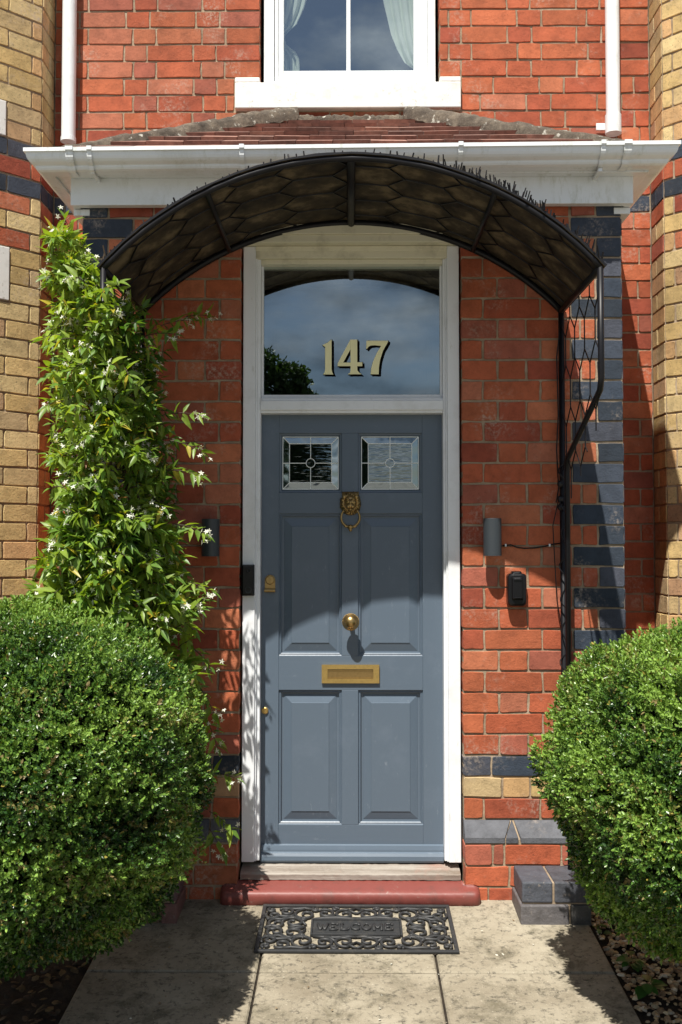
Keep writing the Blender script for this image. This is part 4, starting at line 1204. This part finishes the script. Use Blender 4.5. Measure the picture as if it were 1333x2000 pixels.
# ------------------------------------------------------------------ foliage
def norm(a): return a/np.maximum(np.linalg.norm(a, axis=1, keepdims=True), 1e-9)
def leaves(Pos, Dir, Nor, L_, W_, fold=.25, curl=.0, pointed=False):
    """arrays of folded two-quad-a-side leaves; returns V (n*8), F"""
    Dir = norm(Dir); Nor = norm(Nor - Dir*np.sum(Nor*Dir, 1, keepdims=True)); Sd = np.cross(Dir, Nor)
    L_ = L_[:, None]; W_ = W_[:, None]
    a, b = (.30, .68) if not pointed else (.28, .62)
    wb = .85 if not pointed else .68
    base = Pos; tip = Pos + Dir*L_ - Nor*L_*curl
    m1 = Pos + Dir*L_*a + Nor*L_*.01; m2 = Pos + Dir*L_*b - Nor*L_*curl*.35
    l1 = m1 + Sd*W_*.5 + Nor*W_*fold*.5; r1 = m1 - Sd*W_*.5 + Nor*W_*fold*.5
    l2 = m2 + Sd*W_*.5*wb + Nor*W_*fold*.4; r2 = m2 - Sd*W_*.5*wb + Nor*W_*fold*.4
    V = np.stack([base, l1, l2, tip, r2, r1, m1, m2], 1)
    n = len(Pos); o = (np.arange(n)*8)[:, None, None]
    # four quads: base-l1-m1(-base) is a triangle; use quads base,l1,l2,m2? keep a crease along the midrib
    Fq = np.array([[0, 1, 2, 7], [7, 2, 3, 4], [0, 7, 4, 5]])[None] + o
    return V.reshape(-1, 3), Fq.reshape(-1, 4)
def lump(d, seeds):
    v = np.zeros(len(d))
    for (k, ph, amp) in seeds: v += amp*np.sin(d @ k + ph)
    return v
def box_bush(name, C_, rad, label, nsp, seed, bright):
    g_ = np.random.default_rng(seed)
    t = empty(name, (C_[0], C_[1], gz(C_[1])-.02), label, 'bush', 'clipped box bushes either side of the path')
    seeds = [(g_.normal(0, 5, 3), g_.uniform(0, 6), .018) for _ in range(6)] + [(g_.normal(0, 13, 3), g_.uniform(0, 6), .008) for _ in range(8)] + [(g_.normal(0, 28, 3), g_.uniform(0, 6), .006) for _ in range(6)]
    d = norm(g_.normal(size=(nsp, 3)))
    keep = (d[:, 1] < .35) | (g_.random(nsp) < .35)
    d = d[keep]; n = len(d)
    def surf(d):
        p = 2.5
        sc = 1/np.power(np.sum(np.abs(d)**p, 1), 1/p)
        sc = sc/np.max(sc)*1.0
        sc = .5*sc+.5*1.0
        return d*(sc*(1+lump(d, seeds)))[:, None]*np.array(rad)
    S = surf(d) ; cen = np.array(C_)
    out = norm(d/np.array(rad))
    depth = g_.random(n)**1.15*.105
    S = S - out*depth[:, None] + cen
    # gaps: clumps pushed inward
    tw = norm(out*1.0 + g_.normal(0, .45, (n, 3)) + np.array([0, 0, .25]))
    nl = 9
    longs = (g_.random(n) < .025); S = S + tw*np.where(longs, g_.uniform(.01, .03, n), 0)[:, None]
    Pos, Dir, Nor, Ls, Ws, Cs = [], [], [], [], [], []
    fresh = (lump(d, [(g_.normal(0, 9, 3), g_.uniform(0, 6), .5) for _ in range(5)]))
    u = norm(np.cross(tw, g_.normal(size=(n, 3)))); v = np.cross(tw, u)
    tone = g_.random(n); patch = np.abs(np.sin(d @ g_.normal(0, 6, 3)+1)*np.sin(d @ g_.normal(0, 7, 3)))
    for k in range(nl):
        f = k/(nl-1); ang = k*2.4 + g_.uniform(0, .6, n)
        rd = u*np.cos(ang)[:, None] + v*np.sin(ang)[:, None]
        Pos.append(S + tw*(f*.026-.012)[..., None] if np.ndim(f) else S + tw*(f*.026-.012)); 
        spread = 1.15 - .75*f
        dd = norm(rd*spread + tw*(.45+.7*f) + g_.normal(0, .15, (n, 3)))
        Dir.append(dd); Nor.append(norm(tw + g_.normal(0, .25, (n, 3)) + 1e-3))
        Ls.append(g_.uniform(.012, .019, n)*(1.0 - .2*f)); Ws.append(g_.uniform(.0055, .0082, n))
        c = np.empty((n, 3))
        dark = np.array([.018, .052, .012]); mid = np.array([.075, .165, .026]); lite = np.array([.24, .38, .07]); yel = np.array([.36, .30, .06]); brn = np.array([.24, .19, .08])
        m = np.clip(fresh*.30 + bright + .22*np.clip(out[:, 2], -.6, 1) + .30*f + g_.normal(0, .22, n), 0, 1)[:, None]  # leaves lighten upward: sunlight on the bush top put into the colour
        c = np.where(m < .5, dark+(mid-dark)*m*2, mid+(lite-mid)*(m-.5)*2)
        c = c*g_.uniform(.8, 1.2, (n, 1))
        w_ = g_.random(n); c[w_ < .014] = yel; c[(w_ > .985)] = brn
        c[(tone > .992)] = brn*g_.uniform(.7, 1.2); pt = (patch > .88) & (g_.random(n) < .4); c[pt] = c[pt]*.4 + np.array([.30, .24, .08])*.6
        Cs.append(c)
    Pos = np.vstack(Pos); Dir = np.vstack(Dir); Nor = np.vstack(Nor); Ls = np.hstack(Ls); Ws = np.hstack(Ws); Cs = np.vstack(Cs)
    kz = Pos[:, 2] > gz(C_[1])-.0
    Pos, Dir, Nor, Ls, Ws, Cs = Pos[kz], Dir[kz], Nor[kz], Ls[kz], Ws[kz], Cs[kz]
    V, Fq = leaves(Pos, Dir, Nor, Ls, Ws, .3)
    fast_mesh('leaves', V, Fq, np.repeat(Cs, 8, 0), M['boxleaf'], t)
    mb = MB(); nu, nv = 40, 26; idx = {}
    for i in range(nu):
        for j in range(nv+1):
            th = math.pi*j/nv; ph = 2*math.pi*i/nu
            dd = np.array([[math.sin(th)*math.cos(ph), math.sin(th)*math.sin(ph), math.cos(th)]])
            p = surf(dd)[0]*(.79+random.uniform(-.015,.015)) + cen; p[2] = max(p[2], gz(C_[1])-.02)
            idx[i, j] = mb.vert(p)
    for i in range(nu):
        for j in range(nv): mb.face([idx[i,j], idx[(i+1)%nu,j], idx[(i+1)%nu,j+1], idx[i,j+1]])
    mb.build('dark_hull', M['core'], t, smooth=True)  # added dark hull blocks see-through; near-black colour gives the leaf gaps their shade
    return t
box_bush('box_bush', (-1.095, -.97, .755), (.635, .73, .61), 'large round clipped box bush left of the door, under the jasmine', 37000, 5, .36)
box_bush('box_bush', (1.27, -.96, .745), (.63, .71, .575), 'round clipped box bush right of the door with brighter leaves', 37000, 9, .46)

# jasmine on the left leg of the canopy
jas = empty('jasmine', (-.93, -.3, .0), 'white flowering jasmine climbing the left side of the canopy', 'climbing plant')
ENV = [(2.83,-1.10,-1.06),(2.72,-1.12,-1.04),(2.62,-1.12,-1.00),(2.50,-1.14,-.88),(2.38,-1.15,-.79),(2.28,-1.16,-.76),(2.12,-1.15,-.74),(1.95,-1.14,-.72),(1.77,-1.09,-.70),(1.57,-1.10,-.72),(1.46,-1.15,-.67),(1.36,-1.22,-.62),(1.26,-1.0,-.60),(1.10,-.90,-.60),(.85,-.80,-.58)]
def env(z):
    for (a, b) in zip(ENV[:-1], ENV[1:]):
        if a[0] >= z >= b[0]:
            f = (a[0]-z)/(a[0]-b[0]); return a[1]+(b[1]-a[1])*f, a[2]+(b[2]-a[2])*f
    return (-1.1, -1.04) if z > 2.8 else (-.8, -.58)
g_ = np.random.default_rng(21)
mb = MB()
for i in range(9):   # woody stems
    x = -.93+random.uniform(-.06, .06); y = random.uniform(-.35, -.05); pts = []
    for k in range(26):
        z = k/25*2.7
        a, b = env(max(z, .86)); cx = (a+b)/2*.6-.93*.4
        pts.append((x*.5+cx*.5+.05*math.sin(z*4+i), y-.25*min(1, z/1.6)+.05*math.cos(z*5+i*2), z))
    mb.tube(pts, .006, 6, radii=[.010-.007*k/25 for k in range(26)])
jstems = mb
Pos, Dir, Nor, Ls, Ws, Cs = [], [], [], [], [], []
FP, FD = [], []
def shoot(p, d, L_, droop, nleaf, big, flower, tone):
    pts = [p]; dd = d.copy(); n = 7
    for k in range(n):
        dd = dd + np.array([0, 0, -droop/n]); dd /= np.linalg.norm(dd); pts.append(pts[-1] + dd*L_/n)
    jstems.tube([tuple(q) for q in pts], .0018, 4, radii=[.0022-.0012*k/n for k in range(n+1)])
    for k in range(nleaf):
        f = (k+.6)/nleaf; idx = min(int(f*n), n-1); q = pts[idx] + (pts[idx+1]-pts[idx])*(f*n-idx)
        t = pts[idx+1]-pts[idx]; t /= np.linalg.norm(t)
        a = g_.normal(size=3); s_ = np.cross(t, a); s_ /= np.linalg.norm(s_)
        for sg in (1, -1):
            Pos.append(q); Dir.append(t*.55 + s_*sg + np.array([0, 0, -.25]) + g_.normal(0, .2, 3)); Nor.append(np.array([0, -.45, 1]) + g_.normal(0, .45, 3))
            l = g_.uniform(.038, .076)*big; Ls.append(l); Ws.append(l*g_.uniform(.26, .38))
            m = np.clip(tone + g_.normal(0, .18), 0, 1)
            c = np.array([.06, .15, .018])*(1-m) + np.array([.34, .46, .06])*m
            if g_.random() < .05: c = np.array([.50, .42, .05])
            if g_.random() < .008: c = np.array([.30, .13, .05])
            Cs.append(c)
    Pos.append(pts[-1]); Dir.append(dd.copy()); Nor.append(np.array([0, -.4, 1])+g_.normal(0, .3, 3)); l = g_.uniform(.035, .055)*big; Ls.append(l); Ws.append(l*.38); Cs.append(np.array([.14, .26, .04]))
    if flower:
        for _ in range(int(g_.integers(4, 9))):
            o = pts[-1] + g_.normal(0, .016, 3); FP.append(o); FD.append(np.array([g_.normal(0, .5), -.7, .35]) + g_.normal(0, .4, 3))
NS = 1450
for i in range(NS):
    z = float(g_.choice([g_.uniform(.95, 2.74), g_.uniform(1.5, 2.6), g_.uniform(1.25, 1.6)]))
    a, b = env(z); b -= .03; c = (a+b)/2; hw = (b-a)/2*.93
    ang = g_.uniform(0, 2*math.pi); rr = math.sqrt(g_.random())*.88
    yc_ = -.42; hy = .34 if z < 2.4 else .18
    p = np.array([c+math.cos(ang)*hw*rr, yc_+math.sin(ang)*hy*rr - (.12 if z > 2.5 else 0), z])
    d = np.array([math.cos(ang)*.8 + g_.normal(0, .35), math.sin(ang)*.8-.25 + g_.normal(0, .35), .35+g_.normal(0, .35)])
    d /= np.linalg.norm(d)
    edge = rr > .72
    L_ = g_.uniform(.05, .11)*(1.0 if hw > .12 else .5)
    tone = .70 if (c+math.cos(ang)*hw*rr) < -.92 and z > 1.7 else .30  # sunlit upper left and canopy shade on the right put into leaf tone
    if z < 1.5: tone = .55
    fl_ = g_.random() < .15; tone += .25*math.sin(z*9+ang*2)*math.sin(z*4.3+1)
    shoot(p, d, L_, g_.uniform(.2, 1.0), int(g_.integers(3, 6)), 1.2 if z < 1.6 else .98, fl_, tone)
for i in range(150):   # growth hanging over the front leg
    z = g_.uniform(1.3, 2.5); p = np.array([-.912+g_.normal(0, .05), -.70+g_.uniform(-.04, .03), z]); d = np.array([g_.normal(0, .6), -.9, g_.normal(.1, .5)]); d /= np.linalg.norm(d)
    shoot(p, d, g_.uniform(.04, .08), 1.0, 4, 1.0, g_.random() < .15, .55)
# long wandering shoots at the edges
for (x, y, z, dx, dy, dz, L_) in [(-.75,-.4,2.05,1,-.2,.25,.17),(-.72,-.4,1.95,1,-.1,-.1,.15),(-.72,-.42,1.83,1,0,.1,.13),(-.70,-.4,1.62,1,.0,-.05,.13),(-.70,-.42,1.40,1,-.1,0,.16),(-.70,-.40,1.33,1,-.1,-.2,.12),(-.66,-.35,1.15,.8,0,-.5,.14),
    (-.62,-.3,.98,.6,.1,-.8,.15),(-.60,-.25,.85,.5,0,-.9,.15),(-.57,-.22,.60,.6,-.1,.1,.10),(-.58,-.22,.45,.7,-.1,-.3,.12),(-.58,-.22,.38,.5,-.1,-.6,.12),(-1.10,-.4,2.35,-1,-.1,.3,.12),(-1.1,-.4,2.1,-1,0,.1,.12),(-1.1,-.4,1.9,-1,0,.0,.10),(-1.08,-.45,2.70,-.3,0,1,.14),
    (-.82,-.42,2.36,1,-.3,.3,.14),(-1.05,-.4,1.43,-1,-.2,.1,.13),(-1.1,-.45,1.37,-1,-.2,-.1,.12),(-.80,-.2,2.45,.9,.2,.5,.14),(-.70,-.15,2.50,.8,.1,.3,.10)]:
    d = np.array([dx, dy, dz], dtype=float); d /= np.linalg.norm(d)
    shoot(np.array([x, y, z]), d, L_, .5, 5, 1.05, True, .5)
jstems.build('stem', M['bark'], jas)
Pos = np.array(Pos); V, Fq = leaves(Pos, np.array(Dir), np.array(Nor), np.array(Ls), np.array(Ws), .35, .18, True)
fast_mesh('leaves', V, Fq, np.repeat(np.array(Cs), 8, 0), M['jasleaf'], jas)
# flowers: five narrow petals
FP = np.array(FP); FD = norm(np.array(FD)); nF = len(FP)
u = norm(np.cross(FD, g_.normal(size=(nF, 3)))); v = np.cross(FD, u)
PP, PD, PN = [], [], []
for k in range(5):
    a = 2*math.pi*k/5; rd = u*math.cos(a)+v*math.sin(a)
    PP.append(FP); PD.append(rd + FD*.12 + g_.normal(0, .08, (nF, 3))); PN.append(FD)
PP.append(FP-FD*.018); PD.append(FD); PN.append(u)
PL = np.full(nF*6, .0125)*g_.uniform(.8, 1.15, nF*6); PL[-nF:] = .019
PW = np.full(nF*6, .0048); PW[-nF:] = .003
V, Fq = leaves(np.vstack(PP), np.vstack(PD), np.vstack(PN), PL, PW, .1, .1)
fast_mesh('flowers', V, Fq, np.tile(np.array([.80, .80, .70]), (len(V), 1)), M['petal'], jas)

# lavender poking up behind the left bush
lav = empty('lavender', (-1.2, -.30, gz(-.3)), 'lavender with purple flower spikes behind the left bush', 'lavender')
mb = MB()
for (px, py, Y) in ((122, 1150, -.42), (134, 1142, -.42), (112, 1160, -.42), (128, 1058, -.25), (136, 1066, -.25), (119, 1050, -.25), (146, 1150, -.42)):
    p = at(px, py, Y); fm = MB(); fm.cc = (.17, .10, .34)
    mb.tube([(p.x+.02, Y, .9), (p.x+.01, Y, p.z-.12), (p.x, Y, p.z)], .0016, 5)
    for j in range(14):
        zz = p.z-.01+j*.0036; rr = .008*(1-j/18)
        for q in range(5):
            a = q*1.256+j*.5; fm.ball((p.x+rr*math.cos(a), Y+rr*math.sin(a), zz), .0032, .0032, .0036, 5, 4)
    fm.build('flower_spike', M['stone'], lav, smooth=True)
mb.build('stem', M['bark'], lav)
# weeds on the gravel
def weed(px, py, Y, n, s_, label):
    p = at(px, py, Y); x, z0 = p.x, gz(Y)-.01
    t = empty('weed', (x, Y, z0), label, 'weed', 'small weeds on the gravel')
    P_, D_, N_ = [], [], []
    mb = MB()
    for k in range(n):
        a = random.uniform(0, 6.28); h = random.uniform(.02, .05)*s_*10
        q = np.array([x+math.cos(a)*.02*s_*8, Y+math.sin(a)*.02*s_*8, z0+h])
        mb.tube([(x, Y, z0), (q[0], q[1], q[2])], .001, 4)
        P_.append(q); D_.append([math.cos(a), math.sin(a), random.uniform(-.3, .3)]); N_.append([random.uniform(-.2, .2), -.2, 1])
    mb.build('stem', M['core'], t)
    L_ = rng.uniform(.6, 1.0, n)*s_*.6
    V, Fq = leaves(np.array(P_), np.array(D_), np.array(N_), L_, L_*.7, .2, .2)
    fast_mesh('leaves', V, Fq, np.tile(np.array([.05, .13, .025]), (len(V), 1))*np.repeat(rng.uniform(.7, 1.3, n), 8)[:, None], M['boxleaf'], t)
weed(1172, 1850, -.36, 9, .075, 'broad leaved weed at the corner of the path beside the brick edging')
weed(1235, 1900, -.62, 10, .09, 'green weed on the gravel under the right bush')
weed(1262, 1950, -.80, 10, .10, 'nearest weed on the gravel at the edge of the path')

# the tree across the way, mirrored in the fanlight and the left pane
tr = empty('tree', (-5.2, -48, -.3), 'broad dark tree across the road, reflected in the fanlight', 'tree')
mb = MB(); mb.tube([(-5.2,-48,-.3), (-5.1,-48,2.5), (-4.9,-48.1,5.5), (-4.7,-48,8.5)], .3, 9, radii=[.38,.30,.22,.08])
for (dx, dy, z1, z2) in ((-2.6,.4,3.5,7.5),(2.4,-.5,3.2,6.4),(-1.4,-1.2,5,9),(1.6,1.0,5.2,9),(2.8,.8,2.8,4.8),(-3,.1,2.6,5)):
    mb.tube([(-5.05,-48,z1), (-5.05+dx*.5,-48+dy*.5,(z1+z2)/2+.3), (-5.05+dx,-48+dy,z2)], .1, 7, radii=[.15,.1,.04])
mb.build('trunk', M['bark'], tr, smooth=True)
g_ = np.random.default_rng(4)
cl = [(-5.0,11.0,1.3),(-3.3,10.5,1.0),(-2.7,9.3,.8),(-5.8,9.2,2.0),(-3.9,8.4,1.6),(-2.6,7.4,1.4),(-2.3,5.8,1.7),(-1.9,4.2,1.7),(-4.6,5.8,2.2),(-7.2,8.2,2.2),(-6.8,5.5,2.4),(-8.8,7,2.1),(-4.2,3.4,2.0),(-7,3.6,2.2),(-1.3,6.6,.8)]
Pt = []
for (x, z, r_) in cl:
    n = int(1500*r_); d = norm(g_.normal(size=(n, 3))); rr = r_*(.55+.5*g_.random(n)**.6)*(1+.18*np.sin(d@np.array([7., 5., 6.])+x)+.12*np.sin(d@np.array([13., 9., 17.])))
    Pt.append(np.array([x, -48, z]) + d*rr[:, None]*np.array([1, 1, .85]))
Pt = np.vstack(Pt); n = len(Pt)
V, Fq = leaves(Pt, g_.normal(size=(n, 3)), g_.normal(size=(n, 3)), g_.uniform(.16, .30, n), g_.uniform(.10, .18, n), .2)
fast_mesh('crown', V, Fq, np.repeat(np.array([.03, .06, .015])[None]*g_.uniform(.6, 1.7, (n, 1)), 8, 0), M['treeleaf'], tr)
